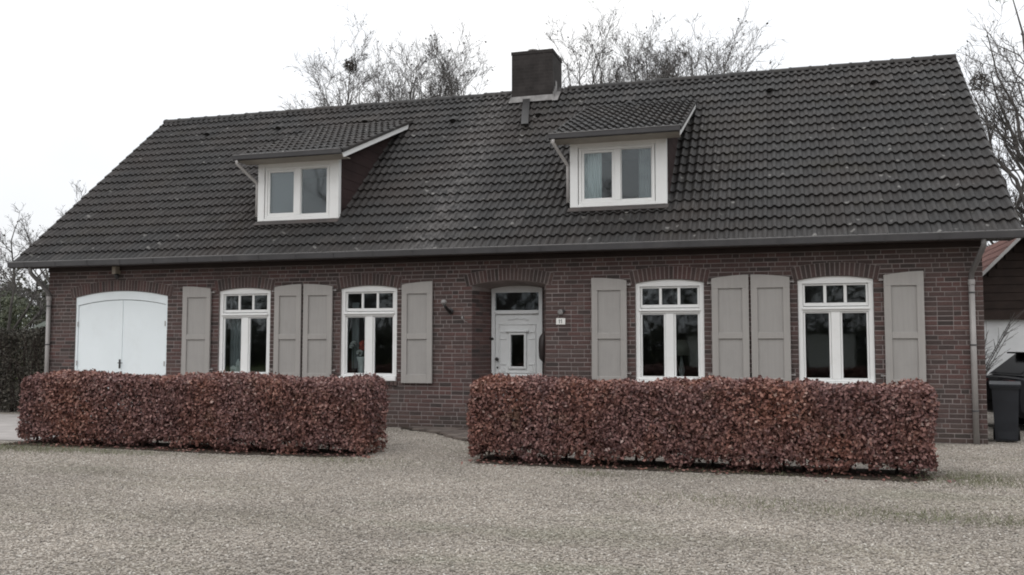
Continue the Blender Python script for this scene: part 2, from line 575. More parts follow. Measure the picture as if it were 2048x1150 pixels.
def np_mesh(name, V, F):
    """V (n,3), F (m,k) all faces same size"""
    V = np.ascontiguousarray(V, dtype=np.float32)
    F = np.ascontiguousarray(F, dtype=np.int32)
    k = F.shape[1]
    me = bpy.data.meshes.new(name)
    me.vertices.add(len(V))
    me.vertices.foreach_set('co', V.ravel())
    me.loops.add(F.size)
    me.loops.foreach_set('vertex_index', F.ravel())
    me.polygons.add(len(F))
    me.polygons.foreach_set('loop_start', np.arange(0, F.size, k, dtype=np.int32))
    me.update(calc_edges=True)
    return me


# ------------------------------------------------------------------ dimensions of the house (metres)
XL, XR = -14.36, 3.276            # wall ends
RXL, RXR = -14.94, 3.736          # roof ends
YE, ZE, YR, ZR = -0.42, 3.18, 4.32, 7.32
HD = 8.64                         # house depth
SL = math.hypot(YR - YE, ZR - ZE)
SU = Vector((0, (YR - YE) / SL, (ZR - ZE) / SL))       # up the slope
SN = Vector((0, -(ZR - ZE) / SL, (YR - YE) / SL))      # roof normal
ROW = 0.075
WIN_X = [-10.242, -7.600, -2.064, 0.568]
WW = 1.147
WZB, WZS, WZA = 0.917, 2.543, 2.602
GX0, GX1, GZS, GZA = -13.66, -11.425, 2.470, 2.590
DX0, DX1, DZS, DZA = -5.00, -3.63, 2.562, 2.640


def seg_arch(x0, x1, zs, za):
    """z of a segmental arch at x"""
    c, h, r = (x0 + x1) / 2, (x1 - x0) / 2, za - zs
    rad = (h * h + r * r) / (2 * r)
    zc = za - rad
    return (lambda x: zc + math.sqrt(max(rad * rad - (x - c) ** 2, 0))), c, zc, rad


# ================================================================== GROUND
def sheet(name, pts, z, mat, kind='structure'):
    mb = MB()
    mb.add([(x, y, z) for x, y in pts], [tuple(range(len(pts)))])
    return tag(mb.obj(name, mat), kind=kind)


sheet('ground', [(-300, -300), (300, -300), (300, 300), (-300, 300)], -0.012, FIELD)
sheet('gravel_yard', [(-30, -34), (22, -34), (22, 9.5), (-30, 9.5)], -0.004, GRAVEL)
sheet('paved_path', [(-26, -4.05), (-9.6, -3.85), (-9.6, 0.25), (-26, 0.5)], 0.004, CONC)
sheet('hedge_bed_soil', [(-10.95, -4.42), (-9, -4.36), (-7, -4.45), (-5.5, -4.36), (-5.2, -4.15), (-5.15, -3.5), (-10.9, -3.5)], 0.006, SOIL)
sheet('hedge_bed_soil', [(-3.45, -4.36), (-2.2, -4.44), (-0.8, -4.40), (0.6, -4.36), (1.60, -4.48), (1.9, -4.25), (1.9, -3.5), (-3.5, -3.5)], 0.006, SOIL)

# ------------------------------------------------------------------ gravel stones: one scatter object
def gravel_scatter():
    xs = np.linspace(-16, 8, 49)
    ys = np.linspace(-11.2, 2.5, 30)
    V, dens = [], []
    for y in ys:
        for x in xs:
            V.append((x, y, 0.0))
            d = math.hypot(x - CAM.x, y - CAM.y)
            k = max(0.0, min(1.0, (17.5 - d) / 9.0))
            if y < -4.2 or x > 2.2 or (-5.1 < x < -3.3 and y < -1.9):
                k2 = 1.0
            else:
                k2 = 0.5
            dens.append((520 + 1500 * k) * k2)
    F = []
    nx = len(xs)
    for j in range(len(ys) - 1):
        for i in range(nx - 1):
            cx, cy = (xs[i] + xs[i + 1]) / 2, (ys[j] + ys[j + 1]) / 2
            # keep what the camera can see, and skip what the house and the paving cover
            rel = Vector((cx, cy, 0)) - CAM
            zf = rel.dot(fw)
            if abs(rel.dot(r2)) > zf * 0.60 + 0.6:
                continue
            if cy > -0.1 and cx < 3.2:
                continue
            if cx < -9.8 and cy > -4.0:
                continue
            if cy > -3.9 and (-10.6 < cx < -6.6 or -2.9 < cx < 1.6):
                continue
            F.append((j * nx + i, j * nx + i + 1, (j + 1) * nx + i + 1, (j + 1) * nx + i))
    me = np_mesh('gravel', np.array(V), np.array(F))
    at = me.attributes.new('dens', 'FLOAT', 'POINT')
    at.data.foreach_set('value', np.array(dens, dtype=np.float32))
    me.materials.append(STONE)
    o = bpy.data.objects.new('gravel', me)
    COL.objects.link(o)
    tag(o, 'pale beige gravel stones spread over the front yard', 'gravel', kind='stuff')
    ng = bpy.data.node_groups.new('gravel_scatter', 'GeometryNodeTree')
    ng.interface.new_socket('Geometry', in_out='INPUT', socket_type='NodeSocketGeometry')
    ng.interface.new_socket('Geometry', in_out='OUTPUT', socket_type='NodeSocketGeometry')
    N, L = ng.nodes, ng.links
    gi, go = N.new('NodeGroupInput'), N.new('NodeGroupOutput')
    na = N.new('GeometryNodeInputNamedAttribute')
    na.data_type = 'FLOAT'
    na.inputs['Name'].default_value = 'dens'
    dp = N.new('GeometryNodeDistributePointsOnFaces')
    dp.distribute_method = 'RANDOM'
    dp.inputs['Seed'].default_value = 3
    L.new(gi.outputs[0], dp.inputs['Mesh'])
    L.new(na.outputs['Attribute'], dp.inputs['Density'])
    ico = N.new('GeometryNodeMeshIcoSphere')
    ico.inputs['Radius'].default_value = 0.0087
    ico.inputs['Subdivisions'].default_value = 1
    sm = N.new('GeometryNodeSetMaterial')
    sm.inputs['Material'].default_value = STONE
    L.new(ico.outputs['Mesh'], sm.inputs['Geometry'])
    rv = N.new('FunctionNodeRandomValue')
    rv.data_type = 'FLOAT_VECTOR'
    rv.inputs['Min'].default_value = (-0.35, -0.35, 0)
    rv.inputs['Max'].default_value = (0.35, 0.35, 6.28)
    rs = N.new('FunctionNodeRandomValue')
    rs.data_type = 'FLOAT_VECTOR'
    rs.inputs['Min'].default_value = (0.65, 0.5, 0.35)
    rs.inputs['Max'].default_value = (1.75, 1.2, 0.85)
    rs.inputs['Seed'].default_value = 9
    ip = N.new('GeometryNodeInstanceOnPoints')
    L.new(dp.outputs['Points'], ip.inputs['Points'])
    L.new(sm.outputs[0], ip.inputs['Instance'])
    L.new(rv.outputs[0], ip.inputs['Rotation'])
    L.new(rs.outputs[0], ip.inputs['Scale'])
    L.new(ip.outputs[0], go.inputs[0])
    md = o.modifiers.new('scatter', 'NODES')
    md.node_group = ng
    return o


gravel_scatter()


# ================================================================== HOUSE
house = thing('brick_house', 'long low brown brick house with dark tiled roof, two dormers and greige shutters', 'house', ((XL + XR) / 2, 0, 0))
HOFF = Vector(house.location)


def hp(mb, name, mat, parent=None, smooth=False):
    """a part of the house: world coordinates kept"""
    o = mb.obj(name, mat, house if parent is None else parent, smooth)
    if parent is None:
        o.matrix_parent_inverse = Matrix.Translation(-HOFF)
    return o


# ---- front wall: mortar sheet with openings
W_TOP = 3.10
openings = []                        # x0, x1, z0, arch function
for x in WIN_X:
    fn, *_ = seg_arch(x, x + WW, WZS, WZA)
    openings.append((x, x + WW, WZB - 0.085, fn))
openings.append((GX0, GX1, 0.0, seg_arch(GX0, GX1, GZS, GZA)[0]))
openings.append((DX0, DX1, 0.0, seg_arch(DX0, DX1, DZS, DZA)[0]))
openings.sort()
mb = MB()
MY = 0.006
xs = {XL, XR}
for x0, x1, z0, fn in openings:
    for k in range(11):
        xs.add(round(x0 + (x1 - x0) * k / 10, 5))
xs = sorted(xs)
for a, b in zip(xs[:-1], xs[1:]):
    mid = (a + b) / 2
    op = next((o for o in openings if o[0] < mid < o[1]), None)
    if op is None:
        mb.add([(a, MY, 0), (b, MY, 0), (b, MY, W_TOP), (a, MY, W_TOP)], [(0, 1, 2, 3)])
    else:
        fn = op[3]
        mb.add([(a, MY, fn(a)), (b, MY, fn(b)), (b, MY, W_TOP), (a, MY, W_TOP)], [(0, 1, 2, 3)])
        dep = 0.60 if op[0] == DX0 else 0.11
        if op[0] == DX0:
            k0, k1 = 1 - 0.0, 1.0
            c = (DX0 + DX1) / 2
            sx = lambda x: c + (x - c) * (1.37 - 0.40) / 1.37
            bfn = seg_arch(DX0 + 0.2, DX1 - 0.2, 2.525, 2.575)[0]
            mb.add([(a, MY, fn(a)), (b, MY, fn(b)), (sx(b), dep, bfn(sx(b))), (sx(a), dep, bfn(sx(a)))], [(0, 1, 2, 3)])
        else:
            mb.add([(a, MY, fn(a)), (b, MY, fn(b)), (b, dep, fn(b)), (a, dep, fn(a))], [(0, 1, 2, 3)])
        if op[2] > 0:
            mb.add([(a, MY, 0), (b, MY, 0), (b, MY, op[2]), (a, MY, op[2])], [(0, 1, 2, 3)])
            mb.add([(a, MY, op[2]), (b, MY, op[2]), (b, dep, op[2]), (a, dep, op[2])], [(0, 1, 2, 3)])
for x0, x1, z0, fn in openings:
    if x0 == DX0:
        mb.add([(x0, MY, 0), (x0, MY, fn(x0)), (x0 + 0.2, 0.6, 2.525), (x0 + 0.2, 0.6, 0)], [(0, 1, 2, 3)])
        mb.add([(x1, MY, 0), (x1, MY, fn(x1)), (x1 - 0.2, 0.6, 2.525), (x1 - 0.2, 0.6, 0)], [(3, 2, 1, 0)])
    else:
        mb.add([(x0, MY, z0), (x0, MY, fn(x0)), (x0, 0.11, fn(x0)), (x0, 0.11, z0)], [(0, 1, 2, 3)])
        mb.add([(x1, MY, z0), (x1, MY, fn(x1)), (x1, 0.11, fn(x1)), (x1, 0.11, z0)], [(3, 2, 1, 0)])
front_wall = hp(mb, 'front_wall', MORTAR)


def wp(o):
    return o


# ---- arch bricks (soldier courses)
BAND = 0.215
arch_zone = []
arch_mesh = {}


def arch_course(x0, x1, zs, za, extra):
    fn, c, zc, rad = seg_arch(x0, x1, zs, za)
    half = math.asin(((x1 - x0) / 2 + extra) / rad)
    n = max(3, int(round(2 * half * (rad + BAND / 2) / 0.072)))
    step = 2 * half / n
    for k in range(n):
        a = -half + (k + 0.5) * step
        j = 0.0085
        r0, r1 = rad + 0.006, rad + BAND
        w0, w1 = r0 * step / 2 - j, r1 * step / 2 - j
        y0 = -0.0110 + R.uniform(-0.001, 0.001)
        key = round(rad, 2)
        if key not in arch_mesh:
            m2 = MB()
            m2.prism_y([(-w0, 0.0), (w0, 0.0), (w1, r1 - r0), (-w1, r1 - r0)], 0, 0.06)
            arch_mesh[key] = m2.mesh('arch_brick')
        o = link('arch_brick', arch_mesh[key], BRICK_S, front_wall)
        # the brick leans along the arch radius
        o.matrix_basis = Matrix.Translation(Vector((c + math.sin(a) * r0, y0, zc + math.cos(a) * r0))) @ Matrix.Rotation(a, 4, 'Y')
    m3 = MB()                                       # bedding mortar of the arch, slightly proud of the wall face
    for k in range(24):
        a0, a1 = -half + 2 * half * k / 24, -half + 2 * half * (k + 1) / 24
        q = []
        for a, r in ((a0, rad + 0.004), (a1, rad + 0.004), (a1, rad + BAND + 0.004), (a0, rad + BAND + 0.004)):
            q.append((c + math.sin(a) * r, zc + math.cos(a) * r))
        m3.add([(x, -0.0050, z) for x, z in q], [(0, 1, 2, 3)])
    m3.obj('arch_mortar', MORTAR, front_wall)
    # zone where ordinary bricks stop
    arch_zone.append((x0 - extra - 0.01, x1 + extra + 0.01, lambda x: zc + math.sqrt(max((rad + BAND + 0.008) ** 2 - (x - c) ** 2, 0)),
                      lambda x: zc + math.sqrt(max((rad) ** 2 - (x - c) ** 2, 0))))


for x in WIN_X:
    arch_course(x, x + WW, WZS, WZA, 0.06)
arch_course(GX0, GX1, GZS, GZA, 0.10)
arch_course(DX0, DX1, DZS, DZA, 0.10)

# ---- ordinary bricks in a wild bond
bricks = []
for row in range(int(W_TOP / ROW) + 1):
    z0 = row * ROW + 0.0075
    z1 = (row + 1) * ROW - 0.0075
    if z1 > W_TOP:
        continue
    zm = (z0 + z1) / 2
    blocked = []
    for x0, x1, zb, fn in openings:
        if zm > zb and zm < max(fn(x0), fn((x0 + x1) / 2)):
            # width of the opening at this height
            if zm < fn(x0):
                blocked.append((x0, x1))
            else:
                xx = [x0 + (x1 - x0) * k / 60 for k in range(61)]
                ins = [x for x in xx if fn(x) > z0]
                if ins:
                    blocked.append((ins[0], ins[-1]))
    for x0, x1, hi, lo in arch_zone:
        xx = [x0 + (x1 - x0) * k / 80 for k in range(81)]
        ins = [x for x in xx if lo(x) < zm < hi(x) - 0.02]
        if ins:
            blocked.append((ins[0], ins[-1]))
    blocked.sort()
    free, cur = [], XL
    for a, b in blocked:
        if a > cur:
            free.append((cur, a))
        cur = max(cur, b)
    if cur < XR:
        free.append((cur, XR))
    for a, b in free:
        x = a
        first = True
        while x < b - 0.02:
            w = 0.213 if R.random() > 0.25 else 0.101
            if first:
                w = [0.216, 0.104, 0.16][(row + R.randint(0, 1)) % 3]
                first = False
            e = x + w
            if b - e < 0.06:
                e = b - 0.001
            bricks.append((x, min(e, b), z0, z1))
            x = e + 0.0145


def seen_size(bk):
    x0, x1, z0, z1 = bk
    c = Vector(((x0 + x1) / 2, 0, (z0 + z1) / 2))
    if c.z < 1.06 and (-10.9 < c.x < -6.1 or -3.1 < c.x < 2.35 - 0.0) and c.x < 2.2:
        return 0
    for s0, s1 in SHUT_X:
        if s0 < c.x < s1 and 0.8 < c.z < 2.6:
            return 0
    d = c - CAM
    if abs(d.dot(r2)) > d.dot(fw) * 0.57:
        return 0
    return (x1 - x0) * (z1 - z0) * abs(d.y) / d.length ** 3


SHUT = SHUT
SHUT_X = [(-11.03, -10.392), (-8.975, -8.402), (-8.354, -7.748), (-6.338, -5.738), (-2.808, -2.203), (-0.79, -0.196), (-0.163, 0.446), (1.858, 2.436)]
bricks.sort(key=seen_size, reverse=True)
bk_mesh = {}
for x0, x1, z0, z1 in bricks[:300]:
    w = round((x1 - x0) / 0.012) * 0.012
    w = min(w, x1 - x0 + 0.004)
    key = round(w, 3)
    if key not in bk_mesh:
        m2 = MB()
        m2.bbox(-w / 2, w / 2, 0, 0.05, -(z1 - z0) / 2, (z1 - z0) / 2, 0.004)
        bk_mesh[key] = m2.mesh('brick')
    o = link('brick', bk_mesh[key], BRICK_S, front_wall)
    o.location = ((x0 + x1) / 2, -0.002 + R.uniform(-0.0025, 0.0025), (z0 + z1) / 2)
    o.rotation_euler = (0, R.uniform(-0.004, 0.004), 0)
mb = MB()
for x0, x1, z0, z1 in bricks[300:]:
    y = -0.002 + R.uniform(-0.0025, 0.0025)
    mb.bbox(x0, x1, y, 0.05, z0, z1, 0.004)
tag(mb.obj('brickwork', BRICK_F, front_wall), kind='stuff')
# brick courses on the two splayed sides of the door recess
mb = MB()
for row in range(int(2.55 / ROW)):
    if (row + 1) * ROW > 2.53:
        continue
    z0, z1 = row * ROW + 0.006, (row + 1) * ROW - 0.006
    for (xa, xb, sgn) in ((DX0, DX0 + 0.2, 1), (DX1, DX1 - 0.2, -1)):
        cuts = [0.0, 0.17, 0.5, 0.83, 1.0] if row % 2 else [0.0, 0.35, 0.67, 1.0]
        for c0, c1 in zip(cuts[:-1], cuts[1:]):
            j = 0.009
            ya, yb = 0.008 + 0.592 * (c0 + j * (c0 > 0)), 0.008 + 0.592 * (c1 - j)
            A = Vector((xa + sgn * 0.2 * (ya - 0.006) / 0.594, ya, 0))
            B = Vector((xa + sgn * 0.2 * (yb - 0.006) / 0.594, yb, 0))
            out = Vector((sgn * 0.947, -0.32, 0)) * 0.007
            vs = [A + Vector((0, 0, z0)), B + Vector((0, 0, z0)), B + Vector((0, 0, z1)), A + Vector((0, 0, z1))]
            vs2 = [v + out for v in vs]
            mb.add([*vs, *vs2], [(4, 5, 6, 7), (0, 1, 5, 4), (1, 2, 6, 5), (2, 3, 7, 6), (3, 0, 4, 7)])
tag(mb.obj('reveal_brickwork', BRICK_F, front_wall), kind='stuff')

# ---- other walls, interior, floors
for xw, nm in ((XL, 'gable_wall'), (XR, 'gable_wall')):
    mb = MB()
    s = 1 if xw == XR else -1
    x0, x1 = (xw - 0.25, xw - 0.004) if s > 0 else (xw + 0.004, xw + 0.25)
    mb.prism_x([(0.052, 0), (HD, 0), (HD, 3.05), (YR, 7.0), (0.052, 3.05)], x0, x1)
    hp(mb, nm, BRICKTEX)
mb = MB()
mb.box(XL + 0.26, XR - 0.26, HD - 0.25, HD, 0, 3.05)
hp(mb, 'back_wall', BRICKTEX)
mb = MB()
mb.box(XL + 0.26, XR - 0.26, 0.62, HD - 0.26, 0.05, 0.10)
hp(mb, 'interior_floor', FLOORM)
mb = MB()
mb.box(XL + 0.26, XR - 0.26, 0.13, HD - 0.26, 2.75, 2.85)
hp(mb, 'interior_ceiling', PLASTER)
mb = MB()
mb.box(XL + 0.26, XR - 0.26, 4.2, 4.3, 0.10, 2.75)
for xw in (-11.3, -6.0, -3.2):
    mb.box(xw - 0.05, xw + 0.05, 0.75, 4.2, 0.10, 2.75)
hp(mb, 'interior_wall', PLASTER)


# ---- windows
def arched_head(x0, x1, zlow, fn, n=12):
    pts = [(x0, zlow), (x1, zlow)]
    for k in range(n + 1):
        x = x1 + (x0 - x1) * k / n
        pts.append((x, fn(x)))
    return pts


def make_window(x):
    x1 = x + WW
    fn = seg_arch(x, x1, WZS, WZA)[0]
    J = 0.078
    HB = 2.487                                    # underside of the head
    mb = MB()
    b = 0.002
    mb.bbox(x + b, x + J, 0.035, 0.115, WZB + 0.036, HB, 0.005)
    mb.bbox(x1 - J, x1 - b, 0.035, 0.115, WZB + 0.036, HB, 0.005)
    mb.prism_y(arched_head(x + b, x1 - b, HB, lambda q: fn(q) - 0.003), 0.033, 0.115)
    mb.bbox(x + b, x1 - b, 0.033, 0.115, WZB, WZB + 0.036, 0.005)
    w = hp(mb, 'window', WHITE)
    mb = MB()                                     # transom with a small drip ledge
    mb.bbox(x + J, x1 - J, 0.036, 0.112, 2.032, 2.062, 0.004)
    mb.bbox(x + J - 0.014, x1 - J + 0.014, 0.006, 0.0345, 2.064, 2.100, 0.007)
    mb.bbox(x + J, x1 - J, 0.0375, 0.112, 2.063, 2.112, 0.004)
    mb.obj('transom', WHITE, w)
    mb = MB()
    mb.bbox(x + WW / 2 - 0.068, x + WW / 2 + 0.068, 0.044, 0.112, WZB + 0.038, 2.030, 0.006)
    mb.obj('mullion', WHITE, w)
    # top light sash with two glazing bars
    a, c = x + J + 0.003, x1 - J - 0.003
    mb = MB()
    s = 0.031
    mb.bbox(a, a + s, 0.062, 0.10, 2.122, 2.482, 0.005)
    mb.bbox(c - s, c, 0.062, 0.10, 2.122, 2.482, 0.005)
    mb.bbox(a + s, c - s, 0.063, 0.10, 2.122, 2.176, 0.005)
    mb.bbox(a + s, c - s, 0.063, 0.10, 2.455, 2.482, 0.005)
    mb.obj('sash', WHITE, w)
    pw = (c - a - 2 * s)
    for k in (1, 2):
        mb = MB()
        xm = a + s + pw * k / 3
        mb.bbox(xm - 0.023, xm + 0.023, 0.066, 0.098, 2.177, 2.454, 0.004)
        mb.obj('glazing_bar', WHITE, w)
    for k in range(3):
        q0 = a + s + pw * k / 3 + (0.024 if k else 0.001)
        q1 = a + s + pw * (k + 1) / 3 - (0.024 if k < 2 else 0.001)
        mb = MB()
        mb.box(q0, q1, 0.079, 0.085, 2.178, 2.453)
        mb.obj('pane', GLASS, w)
    # two lower casements
    for q0, q1 in ((x + J + 0.003, x + WW / 2 - 0.071), (x + WW / 2 + 0.071, x1 - J - 0.003)):
        s = 0.029
        zb, zt = WZB + 0.039, 2.029
        mb = MB()
        mb.bbox(q0, q0 + s, 0.060, 0.10, zb, zt, 0.004)
        mb.bbox(q1 - s, q1, 0.060, 0.10, zb, zt, 0.004)
        mb.bbox(q0 + s, q1 - s, 0.061, 0.10, zb, zb + 0.016, 0.004)
        mb.bbox(q0 + s, q1 - s, 0.061, 0.10, zt - 0.02, zt, 0.004)
        mb.obj('sash', WHITE, w)
        mb = MB()
        mb.box(q0 + s + 0.001, q1 - s - 0.001, 0.079, 0.085, zb + 0.017, zt - 0.021)
        mb.obj('pane', GLASS, w)
    mb = MB()
    mb.bbox(x + 0.002, x1 - 0.002, -0.045, 0.112, WZB - 0.080, WZB - 0.003, 0.008)
    mb.obj('sill', WHITE, w)
    return w


for x in WIN_X:
    make_window(x)
mb = MB()
for x in WIN_X:
    k = 0
    xx = x - 0.02
    while xx < x + WW:
        mb.bbox(xx, xx + 0.066, -0.035, 0.0, 0.755, 0.832, 0.006)
        xx += 0.075
tag(hp(mb, 'sill_brickwork', BRICK_F), kind='stuff')


# ---- shutters
def make_shutter(x0, x1, outer_left):
    zi, zo = 2.595, 2.648                        # top at the hinge side and at the outer edge
    if outer_left:
        top = lambda x: zi + (zo - zi) * (1 - ((x - x0) / (x1 - x0)) ** 2)
    else:
        top = lambda x: zi + (zo - zi) * (1 - ((x1 - x) / (x1 - x0)) ** 2)
    zb = 0.805
    yb, yf = -0.024, -0.062
    st = 0.105
    mb = MB()
    mb.bbox(x0, x0 + st, yf, yb, zb, 2.43, 0.004)
    mb.bbox(x1 - st, x1, yf, yb, zb, 2.43, 0.004)
    mb.bbox(x0 + st, x1 - st, yf + 0.0012, yb, zb, 0.965, 0.004)
    mb.bbox(x0 + st, x1 - st, yf + 0.0012, yb, 1.60, 1.70, 0.004)
    pts = [(x0, 2.43), (x1, 2.43)] + [(x1 + (x0 - x1) * k / 8, top(x1 + (x0 - x1) * k / 8)) for k in range(9)]
    mb.prism_y(pts, yf, yb)
    s = hp(mb, 'shutter', SHUT)
    for z0, z1 in ((0.965, 1.60), (1.70, 2.43)):
        mb = MB()
        mb.box(x0 + st - 0.001, x1 - st + 0.001, yf + 0.027, yb - 0.003, z0 - 0.001, z1 + 0.001)
        b = 0.028                                # raised moulding inside the panel
        mb.obj('panel', SHUTP, s)
    xh = x1 if outer_left else x0
    for z in (1.02, 2.52):
        mb = MB()
        d = 0.060 if outer_left else -0.060
        xa, xb = sorted((xh, xh + d))
        mb.box(xa, xb, -0.05, -0.040, z - 0.009, z + 0.009)
        mb.tube([(xh + d * 0.95, -0.043, z - 0.018), (xh + d * 0.95, -0.043, z + 0.022)], 0.008, 6)
        mb.box(xh + d - 0.010, xh + d + 0.010, -0.045, 0.0, z - 0.010, z + 0.010)
        mb.obj('hinge', ZINCP, s)
    return s


for i, (a, b) in enumerate(SHUT_X):
    make_shutter(a, b, i % 2 == 0)

# ---- garage doors
fn = seg_arch(GX0, GX1, GZS, GZA)[0]
mb = MB()
J = 0.055
zlow = lambda x: fn(x) - 0.175
N = 16
pts = []
for k in range(N + 1):
    x = GX0 + 0.002 + (GX1 - GX0 - 0.004) * k / N
    pts.append((x, zlow(x)))
for k in range(N + 1):
    x = GX1 - 0.002 - (GX1 - GX0 - 0.004) * k / N
    pts.append((x, fn(x) - 0.003))
for k in range(N):                                  # arched head built in convex pieces
    mb.prism_y([pts[k], pts[k + 1], pts[2 * N - k], pts[2 * N + 1 - k]], 0.018, 0.11)
mb.bbox(GX0 + 0.002, GX0 + J, 0.018, 0.11, 0.02, zlow(GX0 + 0.03), 0.005)
mb.bbox(GX1 - J, GX1 - 0.002, 0.018, 0.11, 0.02, zlow(GX1 - 0.03), 0.005)
gd = hp(mb, 'garage_door', GARAGE_W)
gc = (GX0 + GX1) / 2
for a, b in ((GX0 + J + 0.006, gc - 0.004), (gc + 0.004, GX1 - J - 0.006)):
    mb = MB()
    n = 8
    pts = [(a, 0.03), (b, 0.03)] + [(b + (a - b) * k / n, zlow(b + (a - b) * k / n) - 0.012) for k in range(n + 1)]
    mb.prism_y(pts, 0.036, 0.09)
    mb.obj('door_leaf', GARAGE_W, gd)
mb = MB()
mb.bbox(gc - 0.045, gc + 0.035, 0.022, 0.0355, 0.03, zlow(gc) - 0.014, 0.004)
mb.obj('cover_strip', GARAGE_W, gd)
mb = MB()
mb.bbox(gc - 0.022, gc + 0.018, 0.008, 0.021, 1.02, 1.20, 0.004)
mb.tube([(gc, 0.01, 1.13), (gc, -0.035, 1.13), (gc + 0.10, -0.035, 1.13)], 0.009, 8)
mb.obj('handle', DARKM, gd)
for xh in (GX0 + J, GX1 - J):
    for z in (0.35, 1.12, 1.92):
        mb = MB()
        mb.tube([(xh, 0.012, z - 0.05), (xh, 0.012, z + 0.05)], 0.010, 8)
        mb.obj('hinge', GREYPL, gd)

# ---- front door in its recess
dx0, dx1 = DX0 + 0.2, DX1 - 0.2
dy = 0.52
dfn = seg_arch(dx0, dx1, 2.535, 2.60)[0]
mb = MB()
mb.bbox(dx0 + 0.001, dx0 + 0.070, dy, dy + 0.09, 0.08, 2.455, 0.006)
mb.bbox(dx1 - 0.070, dx1 - 0.001, dy, dy + 0.09, 0.08, 2.455, 0.006)
mb.prism_y(arched_head(dx0 + 0.001, dx1 - 0.001, 2.455, lambda q: seg_arch(dx0, dx1, 2.525, 2.575)[0](q) + 0.004), dy - 0.001, dy + 0.09)
mb.bbox(dx0 + 0.070, dx1 - 0.070, dy - 0.012, dy + 0.09, 2.060, 2.130, 0.008)
df = hp(mb, 'door_frame', DOORGREY)
mb = MB()
mb.box(dx0 + 0.071, dx1 - 0.071, dy + 0.045, dy + 0.051, 2.131, 2.454)
mb.obj('pane', GLASS, df)
a, b = dx0 + 0.074, dx1 - 0.074
wx0, wx1, wz0, wz1 = -4.428, -4.180, 1.105, 1.680
mb = MB()                                           # door leaf with a hole for the light
yd0, yd1 = dy + 0.03, dy + 0.075
mb.box(a, wx0, yd0, yd1, 0.10, 2.055)
mb.box(wx1, b, yd0, yd1, 0.10, 2.055)
mb.box(wx0, wx1, yd0, yd1, 0.10, wz0)
mb.box(wx0, wx1, yd0, yd1, wz1, 2.055)
fd = hp(mb, 'front_door', DOORGREY)
mb = MB()
mb.box(wx0, wx1, yd0 + 0.02, yd0 + 0.026, wz0, wz1)
mb.obj('pane', GLASS, fd)


def frame_rect(mb, x0, x1, z0, z1, w, y0, y1, bv=0.006):
    mb.bbox(x0, x0 + w, y0, y1, z0, z1, bv)
    mb.bbox(x1 - w, x1, y0, y1, z0, z1, bv)
    mb.bbox(x0 + w, x1 - w, y0 + 0.001, y1, z0, z0 + w, bv)
    mb.bbox(x0 + w, x1 - w, y0 + 0.001, y1, z1 - w, z1, bv)


mb = MB()
frame_rect(mb, wx0 - 0.045, wx1 + 0.045, wz0 - 0.045, wz1 + 0.045, 0.044, yd0 - 0.028, yd0 - 0.0005)
mb.bbox(wx0 - 0.085, wx1 + 0.085, yd0 - 0.055, yd0 - 0.0005, wz1 + 0.046, wz1 + 0.082, 0.012)
mb.obj('light_moulding', DOORGREY, fd)
mb = MB()
X0, X1, Z0, Z1 = -4.660, -3.955, 0.985, 1.885
frame_rect(mb, X0, X1, Z0, Z1, 0.022, yd0 - 0.016, yd0 - 0.0005)
for xa, xb in ((X0 + 0.024, X0 + 0.14), (X1 - 0.14, X1 - 0.024)):      # ears of the crossetted panel
    mb.bbox(xa, xb, yd0 - 0.014, yd0 - 0.0005, Z1 - 0.165, Z1 - 0.145, 0.005)
    mb.bbox(xa, xb, yd0 - 0.014, yd0 - 0.0005, Z1 - 0.29, Z1 - 0.27, 0.005)
    mb.bbox(xa, xb, yd0 - 0.014, yd0 - 0.0005, Z0 + 0.15, Z0 + 0.17, 0.005)
    mb.prism_y([(xa + 0.02, Z0 + 0.03), (xb - 0.01, Z0 + 0.03), ((xa + xb) / 2, Z0 + 0.14)], yd0 - 0.012, yd0 - 0.0005)
mb.bbox(X0 - 0.01, X1 + 0.01, yd0 - 0.03, yd0 - 0.0005, Z0 - 0.075, Z0 - 0.03, 0.012)
mb.obj('panel_moulding', DOORGREY, fd)
mb = MB()
for k in range(12):                                 # carved swag above the panel
    t0 = k / 12
    xx = -4.50 + 0.40 * t0
    zz = 1.955 + 0.022 * math.sin(t0 * PI) + 0.008 * math.sin(t0 * 6 * PI)
    mb.bbox(xx, xx + 0.031, yd0 - 0.014, yd0 - 0.0005, zz - 0.014, zz + 0.014, 0.004)
mb.obj('carved_ornament', DOORGREY, fd)
mb = MB()
mb.lathe((-4.685, yd0 - 0.0005, 1.238), [(0.012, 0), (0.012, -0.03), (0.030, -0.04), (0.036, -0.055), (0.026, -0.07), (0.01, -0.074)], 14, 'y')
mb.obj('door_knob', DARKM, fd, True)
mb = MB()
mb.lathe((-4.688, yd0 - 0.0005, 1.085), [(0.018, 0), (0.018, -0.008), (0.012, -0.011)], 12, 'y')
mb.obj('keyhole', DARKM, fd)
mb = MB()
mb.lathe((-4.776, dy - 0.0005, 1.612), [(0.026, 0), (0.026, -0.014), (0.014, -0.02), (0.012, -0.026)], 14, 'y')
mb.obj('bell_push', DARKM, df)
mb = MB()
mb.bbox(dx0 - 0.02, dx1 + 0.02, 0.10, 0.62, 0.0, 0.079, 0.012)
hp(mb, 'doorstep', simple('bluestone', (0.085, 0.082, 0.080), 0.7, 0.3, 0.2, 3))

# ---- soffit and fascia under the eaves
mb = MB()
mb.box(RXL + 0.08, RXR - 0.06, -0.40, -0.006, 3.085, 3.10)
mb.box(RXL + 0.08, RXR - 0.06, -0.40, -0.375, 3.10, 3.165)
hp(mb, 'soffit', SOFFIT)

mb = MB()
mb.bbox(XL + 0.002, XR - 0.002, -0.034, -0.0085, 3.005, 3.083, 0.005)  # dark strip stands in for the shadow band under the eaves
hp(mb, 'eaves_shade_strip', SOFFIT)

